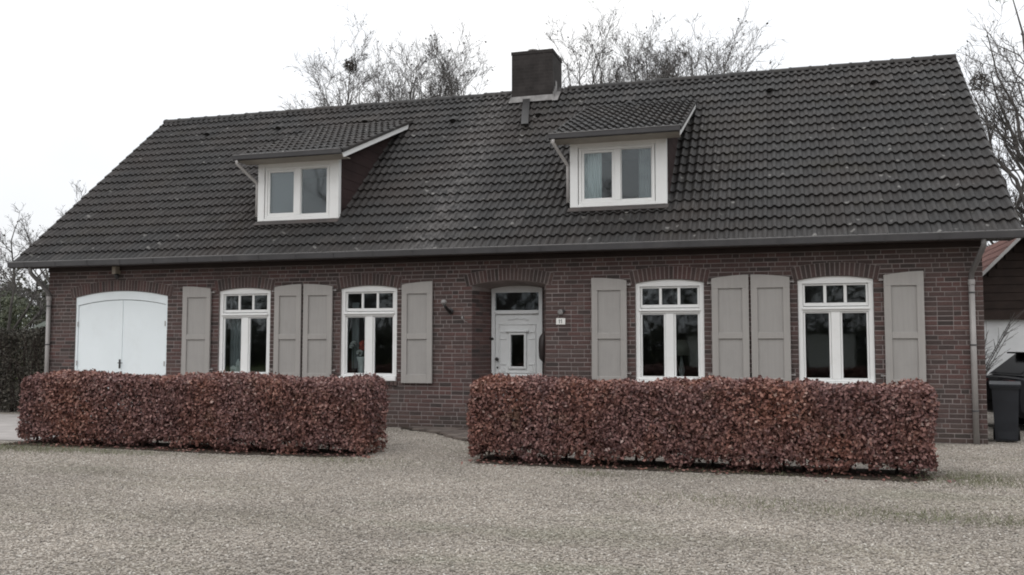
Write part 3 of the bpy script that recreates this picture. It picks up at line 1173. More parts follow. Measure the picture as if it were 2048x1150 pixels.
# ---- gutter with brackets and the two downpipes
mb = MB()
gp = [(-0.405, 3.075), (-0.500, 3.085), (-0.515, 3.172), (-0.507, 3.184), (-0.495, 3.184), (-0.485, 3.102), (-0.405, 3.092)]
mb.prism_x([gp[k] for k in (0, 1, 5, 6)][::-1], RXL - 0.01, RXR + 0.005)
mb.prism_x([gp[k] for k in (1, 2, 3, 4, 5)][::-1], RXL - 0.01, RXR + 0.005)
mb.prism_x([(-0.405, 3.075), (-0.405, 3.19), (-0.500, 3.19), (-0.500, 3.085)], RXL - 0.018, RXL - 0.0105)
mb.prism_x([(-0.405, 3.075), (-0.405, 3.19), (-0.500, 3.19), (-0.500, 3.085)], RXR + 0.0055, RXR + 0.012)
gut = hp(mb, 'gutter', ZINC)
mb = MB()
mb.tube([(RXL - 0.01, -0.509, 3.187), (RXR + 0.005, -0.509, 3.186)], 0.009, 8)
mb.obj('gutter_bead', BEAD, gut)
for k in range(24):
    mb = MB()
    x = RXL + 0.4 + k * 0.78
    mb.prism_x([(-0.404, 3.069), (-0.404, 3.0745), (-0.502, 3.0845), (-0.519, 3.172), (-0.524, 3.172), (-0.506, 3.079)], x, x + 0.025)
    mb.obj('gutter_bracket', ZINC, gut)


def downpipe(x, xtop):
    mb = MB()
    mb.tube([(x, -0.062, 2.47), (x, -0.062, 0.01)], 0.043, 14)
    p = hp(mb, 'downpipe', ZINCP, smooth=True)
    mb = MB()
    mb.tube([(xtop, -0.44, 3.09), (xtop, -0.44, 2.99), (xtop + (x - xtop) * 0.15, -0.41, 2.93), (x, -0.10, 2.60), (x, -0.066, 2.54), (x, -0.062, 2.471)], 0.040, 14)
    mb.obj('swan_neck', NECK, p, True)
    mb = MB()
    mb.lathe((x, -0.062, 0), [(0.050, 2.42), (0.052, 2.44), (0.050, 2.50)], 14)
    mb.obj('pipe_joint', ZINCP, p)
    for z in (0.5, 1.5, 2.3):
        mb = MB()
        mb.lathe((x, -0.062, z), [(0.048, -0.012), (0.050, 0), (0.048, 0.012)], 14)
        mb.box(x - 0.008, x + 0.008, -0.02, 0.0, z - 0.008, z + 0.008)
        mb.obj('pipe_clip', ZINC, p)
    return p


downpipe(3.105, 3.22)
downpipe(-14.285, -14.42)

# ---- roof deck, tiles, ridge, verges
mb = MB()
d = 0.05
ft, rg = Vector((0, YE + 0.06, ZE + 0.02)), Vector((0, YR, ZR - 0.03))
bk = Vector((0, 2 * YR - YE, ZE))
mb.prism_x([(-0.36, ZE - 0.0), (YR, ZR - 0.075), (2 * YR + 0.36, ZE), (2 * YR + 0.36, ZE - 0.12), (YR, ZR - 0.20), (-0.36, ZE - 0.05)], RXL + 0.02, RXR - 0.02)
roof = hp(mb, 'roof', SOFFIT)
ROFF = Matrix.Identity(4)

NCOL, NROW = 62, 20
TW = (RXR - RXL) / NCOL
EXP = SL / NROW
prof = []
for k in range(13):
    t = k / 12 * 2 % 1.0 if k < 12 else 1.0
    prof.append((TW * k / 12, 0.012 + 0.019 * math.cos(2 * PI * (k / 6.0 - 0.25) + 0.0) if True else 0))
# each tile is a double roll: flat pan then round roll, twice
prof = []
for half in range(2):
    for u, h in ((0.0, 0.012), (0.10, 0.002), (0.35, 0.000), (0.48, 0.013), (0.60, 0.031), (0.75, 0.041), (0.90, 0.031)):
        prof.append((TW * (half + u) / 2, h))
prof.append((TW, 0.010))


def tile_geom(mb, ox, oy_s, place, L=EXP + 0.05, w=None, lift=0.046, clip=None):
    """place(x, s, n) -> world; tile's lower left corner at x=ox, s=oy_s"""
    P = prof
    n = len(P)
    vs, fs = [], []
    for (x, h) in P:
        vs.append(place(ox + x, oy_s, h + lift))
    for (x, h) in P:
        vs.append(place(ox + x, oy_s + L, h + 0.004))
    for (x, h) in P:
        vs.append(place(ox + x, oy_s, h + lift - 0.024))
    for k in range(n - 1):
        fs.append((k, k + 1, n + k + 1, n + k))
        fs.append((2 * n + k, 2 * n + k + 1, k + 1, k))
    fs.append((0, n, 2 * n))
    fs.append((n - 1, 3 * n - 1, 2 * n - 1))
    mb.add(vs, fs)


def main_place(jx=0, js=0, jn=0):
    o = Vector((0, YE, ZE)) + SN * (-0.045)

    def f(x, s, n):
        return Vector((x + jx, 0, 0)) + o + SU * (s + js) + SN * (n + jn)
    return f


D1 = (-9.69, -7.90)
D2 = (-3.29, -1.558)
CHX = (-5.41, -4.46)
tiles = []
for r in range(NROW):
    for c in range(NCOL):
        x, s = RXL + c * TW, r * EXP
        skip = False
        for a, b in (D1, D2):
            if x > a - 0.02 and x + TW < b + 0.02 and 1.20 < s < 4.85:
                skip = True
        if x > CHX[0] - 0.02 and x + TW < CHX[1] + 0.02 and s > 5.6:
            skip = True
        if not skip:
            wpos = Vector((x + TW / 2, YE, ZE)) + SU * (s + EXP / 2)
            tiles.append(((wpos - CAM).length, x, s))
tiles.sort()
m2 = MB()
tile_geom(m2, 0, 0, lambda x, s, n: Vector((x, s, n)))
tile_me = m2.mesh('roof_tile')
Mroof = Matrix((Vector((1, 0, 0)), SU, SN)).transposed().to_4x4()
o0 = Vector((0, YE, ZE)) + SN * (-0.045)
for dd, x, s in tiles[:300]:
    o = link('roof_tile', tile_me, TILE_S, roof)
    T = Mroof.copy()
    T.translation = o0 + Vector((x + R.uniform(-.003, .003), 0, 0)) + SU * (s + R.uniform(-.006, .006)) + SN * R.uniform(-.003, .003)
    o.matrix_basis = T @ Matrix.Rotation(R.uniform(-.006, .006), 4, 'Z')
mb = MB()
for dd, x, s in tiles[300:]:
    tile_geom(mb, x, s, main_place(R.uniform(-.003, .003), R.uniform(-.006, .006), R.uniform(-.003, .003)))
tag(mb.obj('roof_tile_field', TILE_F, roof), kind='stuff')

# ridge caps
m2 = MB()
pr = []
L = 0.42
for i, (xx, rr) in enumerate(((0, 0.118), (0.05, 0.124), (0.055, 0.112), (L, 0.104))):
    for k in range(9):
        t = PI * k / 8
        pr.append((xx, -rr * math.cos(t) * 1.05, rr * math.sin(t) * 0.95))
fs = []
for i in range(3):
    for k in range(8):
        fs.append((i * 9 + k, i * 9 + k + 1, (i + 1) * 9 + k + 1, (i + 1) * 9 + k))
fs.append(tuple(range(8, -1, -1)))
m2.add(pr, fs)
ridge_me = m2.mesh('ridge_tile')
nr = 47
for k in range(nr):
    x = RXL + 0.0 + (RXR - RXL) * k / nr
    if CHX[0] - 0.3 < x < CHX[1] - 0.02:
        continue
    o = link('ridge_tile', ridge_me, TILE_S, roof)
    o.location = (x, YR, ZR - 0.085 + R.uniform(-0.006, 0.006))
    o.rotation_euler = (0, R.uniform(-0.012, 0.012), R.uniform(-0.01, 0.01))

# verge tiles hang over both gable edges
for side in (0, 1):
    m2 = MB()
    xo = 0.0
    w = 0.03
    x0, x1 = (-w, 0.0) if side == 0 else (0.0, w)
    m2.add([(x0, 0, 0.040), (x1, 0, 0.040), (x1, EXP + .03, 0.018), (x0, EXP + .03, 0.018), (x0, 0, -0.10), (x1, 0, -0.10), (x1, EXP + .03, -0.11), (x0, EXP + .03, -0.11)],
           [(0, 1, 2, 3), (7, 6, 5, 4), (0, 4, 5, 1), (1, 5, 6, 2), (2, 6, 7, 3), (3, 7, 4, 0)])
    vm = m2.mesh('verge_tile')
    for r in range(NROW):
        o = link('verge_tile', vm, TILE_S, roof)
        T = Mroof.copy()
        T.translation = o0 + Vector(((RXL - 0.002) if side == 0 else RXR + 0.002, 0, 0)) + SU * (r * EXP + R.uniform(-.006, .006)) + SN * R.uniform(-.004, .004)
        o.matrix_basis = T
# back slope, plain
mb = MB()
mb.add([(RXL, YR, ZR - 0.03), (RXR, YR, ZR - 0.03), (RXR, 2 * YR - YE, ZE), (RXL, 2 * YR - YE, ZE)], [(0, 1, 2, 3)])
mb.obj('back_slope', TILE_F, roof)

# roof ventilation tiles
m2 = MB()
n = 10
prf = []
for i, (s, rr, hh) in enumerate(((0.0, 0.085, 0.085), (0.10, 0.085, 0.07), (0.26, 0.03, 0.0))):
    for k in range(n + 1):
        t = PI * k / n
        prf.append((-rr * math.cos(t), s, max(0, hh * math.sin(t))))
fs = []
for i in range(2):
    for k in range(n):
        fs.append((i * (n + 1) + k, i * (n + 1) + k + 1, (i + 1) * (n + 1) + k + 1, (i + 1) * (n + 1) + k))
m2.add(prf, fs)
# dark mouth set back a little
m2.add([(-0.07, 0.03, 0.0), (0.07, 0.03, 0.0), (0.055, 0.03, 0.05), (-0.055, 0.03, 0.05)], [(0, 1, 2, 3)])
vent_me = m2.mesh('roof_vent')
for x, s in ((-13.10, 5.32), (-11.15, 5.36), (-8.857, 5.34), (-6.608, 5.06), (-4.62, 5.02), (-2.70, 5.20), (0.174, 5.36), (2.154, 5.36)):
    o = link('roof_vent', vent_me, TILE_S, roof)
    T = Mroof.copy()
    T.translation = o0 + Vector((x, 0, 0)) + SU * (s - 0.08) + SN * 0.045
    o.matrix_basis = T

# ---- chimney
cy0, cy1, cz0, cz1 = 3.86, 4.72, 6.7, 8.09
mb = MB()
mb.box(CHX[0], CHX[1], cy0, cy1, cz0, cz1 - 0.07)
mb.box(CHX[0] - 0.012, CHX[1] + 0.012, cy0 - 0.012, cy1 + 0.012, cz1 - 0.069, cz1)
ch = hp(mb, 'chimney', BRICKTEX)
mb = MB()
mb.lathe((-4.99, 4.15, cz1 + 0.001), [(0.095, 0), (0.095, 0.07), (0.115, 0.075), (0.115, 0.10), (0.08, 0.105)], 14)
mb.obj('flue_pot', ZINCP, ch)
mb = MB()                                           # pale flashing round the foot
mb.add([Vector((CHX[0] - 0.06, YE, ZE)) + SU * 5.64 + SN * 0.035, Vector((CHX[1] + 0.06, YE, ZE)) + SU * 5.64 + SN * 0.035,
        Vector((CHX[1] + 0.02, cy0 - 0.006, 7.06)), Vector((CHX[0] - 0.02, cy0 - 0.006, 7.06)), 
        Vector((CHX[1] + 0.02, cy0 - 0.006, 7.12)), Vector((CHX[0] - 0.02, cy0 - 0.006, 7.12))], [(0, 1, 2, 3)])
xx = CHX[1] + 0.008
steps = [(cy0 - 0.02, 6.98), (cy0 + 0.15, 6.98), (cy0 + 0.15, 7.26), (cy0 + 0.02, 7.22), (cy0 - 0.02, 7.1)]
mb.prism_x([(cy0 - 0.02, 6.9), (cy0 + 0.13, 7.02), (cy0 + 0.13, 7.20), (cy0 + 0.06, 7.20), (cy0 + 0.06, 7.12), (cy0 - 0.02, 7.12)], xx, xx + 0.012)
mb.prism_x([(cy0 + 0.13, 7.02), (cy0 + 0.33, 7.22), (cy0 + 0.33, 7.42), (cy0 + 0.20, 7.42), (cy0 + 0.20, 7.30), (cy0 + 0.13, 7.26)], xx + 0.001, xx + 0.011)
xx = CHX[0] - 0.02
mb.prism_x([(cy0 - 0.02, 6.9), (cy0 + 0.2, 7.1), (cy0 + 0.2, 7.24), (cy0 - 0.02, 7.1)], xx, xx + 0.012)
mb.add([Vector((CHX[1], YE, ZE)) + SU * 5.60 + SN * 0.04, Vector((CHX[1] + 0.13, YE, ZE)) + SU * 5.60 + SN * 0.04,
        Vector((CHX[1] + 0.13, YE, ZE)) + SU * 6.02 + SN * 0.04, Vector((CHX[1], YE, ZE)) + SU * 6.05 + SN * 0.04], [(0, 1, 2, 3)])
mb.obj('flashing', PALE, ch)
mb = MB()                                           # dark strip running down the tiles below the chimney
pts = []
for s in (4.50, 5.95):
    for x in (-5.185, -5.025):
        for nn in (0.0, 0.075):
            pts.append(Vector((x - 0.0 + (0.26 if s < 5 else 0.0), YE, ZE)) + SU * s + SN * nn)
mb.add(pts, [(1, 3, 7, 5), (0, 2, 3, 1), (2, 6, 7, 3), (4, 0, 1, 5), (6, 4, 5, 7)])
mb.obj('cable_duct', DARKM, ch)


# ---- dormers
def make_dormer(X0, X1, blind):
    yf, zb, zt = 0.45, 3.955, 5.215
    rx0, rx1 = X0 - 0.27, X1 + 0.275
    gy, gz = 0.02, 5.185                           # front edge of the dormer roof
    by, bz = 3.46, 6.59                            # where it meets the main roof
    dl = math.hypot(by - gy, bz - gz)
    du = Vector((0, (by - gy) / dl, (bz - gz) / dl))
    dn = Vector((0, -du.z, du.y))
    bw = 0.145
    mb = MB()                                      # white front boards
    mb.bbox(X0, X0 + bw, yf - 0.022, yf + 0.08, zb, zt, 0.005)
    mb.bbox(X1 - 0.20, X1, yf - 0.022, yf + 0.08, zb, zt, 0.005)
    mb.bbox(X0 + bw + 0.001, X1 - 0.201, yf - 0.020, yf + 0.08, zb, zb + 0.055, 0.005)
    mb.bbox(X0 + bw + 0.001, X1 - 0.201, yf - 0.020, yf + 0.08, 5.03, zt, 0.005)
    dm = hp(mb, 'dormer', WHITE)
    w0, w1, z0, z1 = X0 + bw + 0.012, X1 - 0.212, zb + 0.058, 5.028
    mb = MB()
    frame_rect(mb, w0, w1, z0, z1, 0.05, yf - 0.008, yf + 0.07)
    xm = w0 + (w1 - w0) * 0.52
    mb.bbox(xm - 0.06, xm + 0.05, yf - 0.009, yf + 0.07, z0 + 0.051, z1 - 0.051, 0.005)
    mb.obj('window_frame', WHITE, dm)
    for q0, q1, k in ((w0 + 0.051, xm - 0.061, 0), (xm + 0.051, w1 - 0.051, 1)):
        s = 0.045 if k == 0 else 0.012
        mb = MB()
        frame_rect(mb, q0 + 0.002, q1 - 0.002, z0 + 0.053, z1 - 0.053, s, yf + 0.006, yf + 0.06, 0.004)
        mb.obj('sash', WHITE, dm)
        mb = MB()
        mb.box(q0 + 0.003 + s, q1 - 0.003 - s, yf + 0.030, yf + 0.036, z0 + 0.054 + s, z1 - 0.054 - s)
        mb.obj('pane', GLASS, dm)
    # cheeks, triangular
    zroof = lambda y: ZE + (y - YE) * SU.z / SU.y
    ztop = lambda y: gz + (y - gy) * du.z / du.y - 0.07
    for x, s in ((X0, -1), (X1, 1)):
        x0, x1 = (x + 0.002, x + 0.06) if s < 0 else (x - 0.06, x - 0.002)
        mb = MB()
        nb = 7                                     # boards of the cheek, laid one above another
        mb.prism_x([(yf + 0.082, zroof(yf) - 0.1), (by - 0.1, zroof(by) - 0.25), (by - 0.15, ztop(by - 0.15)), (yf + 0.082, ztop(yf))], x0, x1)
        mb.obj('cheek', CHEEK, dm)
        bx0, bx1 = (x - 0.012, x + 0.001) if s < 0 else (x - 0.001, x + 0.012)
        for i in range(12):
            za, zc = zb + 0.02 + i * 0.20, zb + 0.02 + (i + 1) * 0.20 - 0.006
            def ycut(z): return (z - ZE) * SU.y / SU.z + YE
            def yup(z): return gy + (z + 0.07 - gz) * du.y / du.z
            a0, a1 = max(yf + 0.085, yup(za)), min(ycut(za) , by)
            c0, c1 = max(yf + 0.085, yup(zc)), min(ycut(zc), by)
            if a1 - a0 < 0.05 or c1 - c0 < 0.02:
                continue
            mb = MB()
            mb.prism_x([(a0, za), (a1, za), (c1, zc), (c0, zc)], bx0, bx1)
            mb.obj('cheek_board', CHEEK, dm)
    # roof: deck, tiles, gutter, barge boards
    mb = MB()
    A, B = Vector((0, gy + 0.03, gz)), Vector((0, by, bz))
    pts = [(A - dn * 0.02), (B - dn * 0.02), (B - dn * 0.07), (A - dn * 0.07)]
    mb.prism_x([(p.y, p.z) for p in pts], rx0 + 0.015, rx1 - 0.015)
    mb.obj('dormer_roof', SOFFIT, dm)
    mb = MB()
    nc = int(round((rx1 - rx0) / TW))
    tw = (rx1 - rx0) / nc
    nrw = 11
    ex = dl / nrw
    for r in range(nrw):
        for c in range(nc):
            jx, js, jn = R.uniform(-.003, .003), R.uniform(-.005, .005), R.uniform(-.003, .003)
            pl = lambda x, s, n: Vector((x + jx, gy, gz)) + du * (s + js - 0.02) + dn * (n + jn - 0.02)
            tile_geom(mb, rx0 + c * tw, r * ex, pl, ex + 0.05)
    tag(mb.obj('dormer_tile_field', TILE_F, dm), kind='stuff')
    mb = MB()                                      # soffit board under the front overhang
    mb.box(rx0 + 0.03, rx1 - 0.03, gy - 0.005, yf - 0.024, 5.105, 5.117)
    mb.obj('soffit', SOFFITB, dm)
    mb = MB()
    mb.prism_x([(gy - 0.02, 5.11), (gy - 0.02, 5.19), (gy - 0.08, 5.20), (gy - 0.085, 5.205), (gy - 0.075, 5.125)], rx0 - 0.005, rx1 + 0.005)
    mb.obj('gutter', ZINC, dm)
    mb = MB()
    mb.tube([(rx0 - 0.005, gy - 0.084, 5.206), (rx1 + 0.005, gy - 0.084, 5.206)], 0.009, 8)
    mb.obj('gutter_bead', BEAD, dm)
    for x, s in ((rx0, -1), (rx1, 1)):
        mb = MB()
        pts = [A - dn * 0.03 - du * 0.03, B - dn * 0.03 - du * 0.28, B - dn * 0.125 - du * 0.40, A - dn * 0.125 + du * 0.0]
        x0, x1 = (x - 0.002, x + 0.014) if s < 0 else (x - 0.014, x + 0.002)
        mb.prism_x([(p.y, p.z) for p in pts], x0, x1)
        mb.obj('barge_board', WHITE, dm)
        mb = MB()
        pts = [A + dn * 0.028 - du * 0.03, B + dn * 0.028, B - dn * 0.029 - du * 0.05, A - dn * 0.029 - du * 0.03]
        x0, x1 = (x - 0.022, x - 0.001) if s < 0 else (x + 0.001, x + 0.022)
        mb.prism_x([(p.y, p.z) for p in pts], x0, x1)
        mb.obj('verge_strip', TILE_S, dm)
    # lead apron below the window and small downpipe on the left
    mb = MB()
    f = main_place()
    ps = [f(X0 - 0.03, 1.00, 0.083), f(X1 + 0.03, 1.00, 0.083), Vector((X1 + 0.03, yf - 0.024, zb - 0.004)), Vector((X0 - 0.03, yf - 0.024, zb - 0.004))]
    ps2 = [p + SN * -0.02 for p in ps]
    mb.add(ps + ps2, [(0, 1, 2, 3), (7, 6, 5, 4), (0, 4, 5, 1), (1, 5, 6, 2), (3, 2, 6, 7), (0, 3, 7, 4)])
    mb.obj('lead_apron', LEAD, dm)
    mb = MB()
    xp = rx0 + 0.07
    mb.tube([(xp, gy - 0.045, 5.115), (xp, gy - 0.03, 5.05), (X0 - 0.055, yf + 0.02, 4.74), (X0 - 0.05, yf + 0.03, 4.70), (X0 - 0.05, yf + 0.03, zb + 0.10)], 0.030, 10)
    mb.obj('downpipe', DPIPE, dm, True)
    # dark little room behind the panes
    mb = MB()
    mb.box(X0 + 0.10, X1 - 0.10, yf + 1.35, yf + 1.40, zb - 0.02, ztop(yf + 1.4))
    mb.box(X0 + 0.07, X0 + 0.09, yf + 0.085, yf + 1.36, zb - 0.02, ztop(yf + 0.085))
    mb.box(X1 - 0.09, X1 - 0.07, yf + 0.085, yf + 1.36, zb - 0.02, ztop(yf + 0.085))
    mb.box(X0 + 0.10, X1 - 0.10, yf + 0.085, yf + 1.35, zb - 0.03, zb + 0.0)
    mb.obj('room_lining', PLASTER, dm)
    return dm, (w0, w1, z0, z1, yf)


dormA, wa = make_dormer(*D1, True)
dormB, wb = make_dormer(*D2, False)


# ================================================================== things behind the panes
def curtain(label, x0, x1, y, z0, z1, mat, folds=6, amp=0.02, group=None, name='curtain', cat='curtain'):
    n = folds * 6
    V, F = [], []
    for k in range(n + 1):
        t = k / n
        x = x0 + (x1 - x0) * t
        yy = y + amp * math.sin(t * folds * 2 * PI)
        V += [(x, yy, z0), (x, yy + 0.25 * amp * math.sin(t * 7), z1)]
    for k in range(n):
        F.append((2 * k, 2 * k + 2, 2 * k + 3, 2 * k + 1))
    mb = MB()
    mb.add(V, F)
    return tag(mb.obj(name, mat, smooth=True), label, cat, group)


w0, w1, z0, z1, yf = wb
curtain('white pleated curtain in the left pane of the right dormer', w0 + 0.06, w0 + 0.40, yf + 0.12, z0 + 0.05, z1, CURT, 7)
curtain('narrow white curtain at the right edge of the right dormer window', w1 - 0.30, w1 - 0.05, yf + 0.14, z0 + 0.05, z1, CURTG, 5)
w0, w1, z0, z1, yf = wa
mb = MB()
mb.box(w0 + 0.05, w0 + (w1 - w0) * 0.52 - 0.05, yf + 0.10, yf + 0.106, z0 + 0.03, z1 - 0.03)
tag(mb.obj('roller_blind', BLIND), 'plain grey roller blind drawn down in the left dormer', 'blind')
X = WIN_X[0]
curtain('grey curtain hanging in the window beside the white garage doors', X + 0.10, X + 0.42, 0.26, 1.0, 2.05, CURTG, 5)
X = WIN_X[1]
curtain('grey curtain at the left of the flower vase window', X + 0.09, X + 0.24, 0.30, 1.0, 2.3, CURTG, 4)

# window boards that carry the ornaments
for x in WIN_X:
    mb = MB()
    mb.box(x + 0.02, x + WW - 0.02, 0.118, 0.36, 0.90, 0.935)
    hp(mb, 'window_board', WHITE)

# little white houses on the sill of the first window
X = WIN_X[0]


def tiny_house(x, w, h, roof_h, label):
    t = thing('ornament_house', label, 'ornament', (x, 0.20, 0.936), 'white ornament houses on the window sill')
    mb = MB()
    z = 0.0
    for (a, b, c, d) in ((-w / 2, -w / 4, 0, h), (-w / 10, w / 10, 0, h), (w / 4, w / 2, 0, h)):
        mb.box(a, b, -0.03, 0.03, c, d)
    mb.box(-w / 2, w / 2, -0.029, 0.029, h, h + 0.03)
    mb.box(-w / 2, w / 2, -0.029, 0.029, -0.0, 0.03)
    mb.obj('wall', CERAM, t)
    mb = MB()
    mb.prism_y([(-w / 2 - 0.01, h + 0.0305), (w / 2 + 0.01, h + 0.0305), (0, h + roof_h)], -0.032, 0.032)
    mb.obj('roof', CERAM, t)


tiny_house(X + 0.24, 0.12, 0.085, 0.075, 'low white ornament house on the sill beside the garage doors')
tiny_house(X + 0.35, 0.10, 0.16, 0.13, 'tall white ornament house on the sill beside the garage doors')


def blossom(mb, c, r, n=10, seed=1):
    rr = random.Random(seed)
    for k in range(n):
        d = Vector((rr.uniform(-1, 1), rr.uniform(-1, 1), rr.uniform(-0.7, 1))).normalized()
        a = d.orthogonal().normalized()
        b = d.cross(a)
        p = Vector(c) + d * r * 0.4
        s = r * 0.75
        mb.add([p, p + (d * 0.7 + a) * s, p + d * s * 1.2, p + (d * 0.7 - a) * s, p + (d * 0.7 + b) * s, p + (d * .7 - b) * s],
               [(0, 1, 2), (0, 2, 3), (0, 4, 2), (0, 2, 5)])


# vase with flowers in the second window
X = WIN_X[1]
vs_ = thing('flower_vase', 'white vase with red and white flowers on the window sill', 'vase', (X + 0.345, 0.20, 0.936))
vs_.scale = (1.25, 1.1, 1.15)
mb = MB()
mb.lathe((0, 0, 0), [(0.05, 0), (0.055, 0.02), (0.045, 0.10), (0.05, 0.20), (0.075, 0.29), (0.07, 0.295), (0.04, 0.20)], 16)
mb.obj('vase', CERAM, vs_, True)
mb = MB()
for (dx, dz) in ((0.07, 0.50), (0.0, 0.44), (-0.02, 0.36), (0.12, 0.42), (-0.09, 0.45)):
    mb.tube([(0, 0, 0.2), (dx * 0.4, 0, 0.3), (dx, 0, dz)], 0.004, 5)
mb.obj('stem', GREENL, vs_)
mb = MB()
blossom(mb, (0.07, -0.02, 0.50), 0.075, 14, 1)
blossom(mb, (0.02, 0.0, 0.45), 0.05, 12, 2)
mb.obj('red_flower', PETR, vs_)
mb = MB()
blossom(mb, (-0.02, -0.03, 0.36), 0.045, 12, 3)
blossom(mb, (0.14, 0.0, 0.30), 0.045, 12, 4)
mb.obj('white_flower', PETW, vs_)
orch = thing('orchid', 'white orchid bloom at the left edge of the vase window', 'orchid', (X + 0.19, 0.19, 0.936))
orch.scale = (1.2, 1.1, 1.05)
mb = MB()
mb.lathe((0, 0, 0), [(0.045, 0), (0.06, 0.11), (0.055, 0.11), (0.04, 0.03)], 14)
mb.obj('pot', DARKBR, orch, True)
mb = MB()
mb.tube([(0, 0, 0.05), (-0.01, 0, 0.3), (0.0, 0, 0.5), (0.02, -0.02, 0.54)], 0.004, 5)
mb.obj('stem', GREENL, orch)
mb = MB()
blossom(mb, (0.01, -0.03, 0.545), 0.05, 12, 7)
blossom(mb, (-0.03, -0.02, 0.50), 0.035, 10, 8)
mb.obj('flower', PETW, orch)
# lamp and small table in the third window, shelf in the fourth
X = WIN_X[2]
lp = thing('table_lamp', 'pale table lamp standing deep in the room behind the window right of the front door', 'lamp', (X + 0.62, 1.4, 0.85))
mb = MB()
mb.lathe((0, 0, 0), [(0.09, 0), (0.09, 0.02), (0.03, 0.05), (0.06, 0.2), (0.02, 0.4), (0.012, 0.5)], 14)
mb.obj('base', CERAM, lp, True)
mb = MB()
mb.lathe((0, 0, 0), [(0.17, 0.46), (0.10, 0.74), (0.095, 0.74), (0.165, 0.46)], 18)
mb.obj('shade', SHADE, lp, True)
tb = thing('side_table', 'wooden side table under the pale lamp behind the window', 'table', (X + 0.62, 1.4, 0.1))
mb = MB()
mb.box(-0.3, 0.3, -0.25, 0.25, 0.71, 0.748)
mb.obj('tabletop', WOODF, tb)
for a in (-0.26, 0.26):
    for b in (-0.21, 0.21):
        mb = MB()
        mb.box(a - 0.02, a + 0.02, b - 0.02, b + 0.02, 0, 0.709)
        mb.obj('leg', WOODF, tb)

# ================================================================== small things fixed to the front wall
wl_ = thing('wall_lamp', 'wall lamp with pale head on a dark bracket left of the front door', 'lamp', (-5.40, 0, 2.12))
mb = MB()
mb.lathe((0, -0.005, -0.02), [(0.055, 0), (0.055, -0.02), (0.03, -0.03)], 14, 'y')
mb.obj('wall_plate', DARKM, wl_)
mb = MB()
mb.tube([(0.0, -0.03, -0.02), (-0.01, -0.12, 0.0), (-0.03, -0.20, 0.06), (-0.045, -0.22, 0.10)], [0.03, 0.03, 0.026, 0.024], 10)
mb.obj('bracket', DARKM, wl_, True)
mb = MB()
mb.lathe((-0.05, -0.22, 0.10), [(0.025, -0.01), (0.05, 0.02), (0.056, 0.045), (0.045, 0.07), (0.015, 0.085)], 14)
mb.obj('lamp_head', LAMPG, wl_, True)

sn = thing('cable_clip', 'small pale clip with a bit of cable on the bricks under the wall lamp', 'clip', (-5.175, 0, 1.99))
mb = MB()
mb.box(-0.015, 0.015, -0.025, -0.004, -0.03, 0.02)
mb.obj('clip', LAMPG, sn)
mb = MB()
mb.tube([(0.01, -0.012, -0.03), (0.04, -0.012, -0.07), (0.10, -0.012, -0.09)], 0.006, 6)
mb.obj('cable', LAMPG, sn)

el = thing('eaves_light', 'beige and black sensor light under the eaves above the garage doors', 'light', (-12.61, 0, 3.0))
mb = MB()
mb.bbox(-0.045, 0.045, -0.16, -0.004, -0.07, 0.08, 0.01)
mb.obj('housing', simple('beige_plastic', (0.30, 0.26, 0.21), 0.5, 0.4), el)
mb = MB()
mb.lathe((0.03, -0.10, -0.07), [(0.045, 0.0), (0.05, -0.04), (0.04, -0.085), (0.015, -0.10)], 12)
mb.obj('sensor_eye', DARKM, el, True)

nb = thing('house_number_plate', 'small white enamel house number plate on the bricks right of the front door', 'house number', (-3.363, 0, 1.905))
mb = MB()
mb.bbox(-0.082, 0.082, -0.014, -0.004, -0.056, 0.056, 0.006)
mb.obj('plate', NUMW, nb)
mb = MB()
for cx in (-0.018, 0.018):                          # the digits 1 1
    mb.box(cx - 0.005, cx + 0.005, -0.0162, -0.0145, -0.034, 0.034)
    mb.add([(cx - 0.005, -0.0162, 0.034), (cx - 0.018, -0.0162, 0.018), (cx - 0.018, -0.0162, 0.009), (cx - 0.005, -0.0162, 0.022)], [(3, 2, 1, 0)])
mb.obj('digits', NUMB, nb)
rb = thing('wall_ornament', 'small round dark iron ornament above the house number plate', 'ornament', (-3.365, 0, 2.065))
mb = MB()
mb.lathe((0, -0.004, 0), [(0.05, 0), (0.05, -0.02), (0.03, -0.035), (0.028, -0.03)], 16, 'y')
mb.obj('ring', LAMPG, rb)
mb = MB()
mb.lathe((0.055, -0.004, 0.02), [(0.03, 0), (0.03, -0.02), (0.012, -0.03)], 12, 'y')
mb.obj('hook', DARKM, rb)

ov = thing('wall_hanging', 'dark brown oval hanging on the right side of the door recess', 'wall hanging', (-3.705, 0.30, 1.456))
mb = MB()
prof_o = []
nn = 20
ring0, ring1, ring2 = [], [], []
for k in range(nn):
    t = 2 * PI * k / nn
    wy = 0.150 * math.cos(t) * (1.0 if math.sin(t) > 0 else 0.92)
    wz = 0.285 * math.sin(t)
    ring0.append((0.0, wy, wz))
    ring1.append((-0.05, wy * 0.97, wz * 0.98))
    ring2.append((-0.115, wy * 0.62, wz * 0.70 - 0.01))
mb.add(ring0 + ring1 + ring2, [tuple(range(nn - 1, -1, -1))] +
       [(k, (k + 1) % nn, nn + (k + 1) % nn, nn + k) for k in range(nn)] +
       [(nn + k, nn + (k + 1) % nn, 2 * nn + (k + 1) % nn, 2 * nn + k) for k in range(nn)] + [tuple(range(2 * nn, 3 * nn))])
mb.obj('body', DARKBR, ov, True)
mb = MB()
mb.tube([(-0.03, 0, 0.28), (-0.02, 0, 0.33), (-0.0, 0, 0.345)], 0.008, 6)
mb.obj('hook', DARKM, ov)

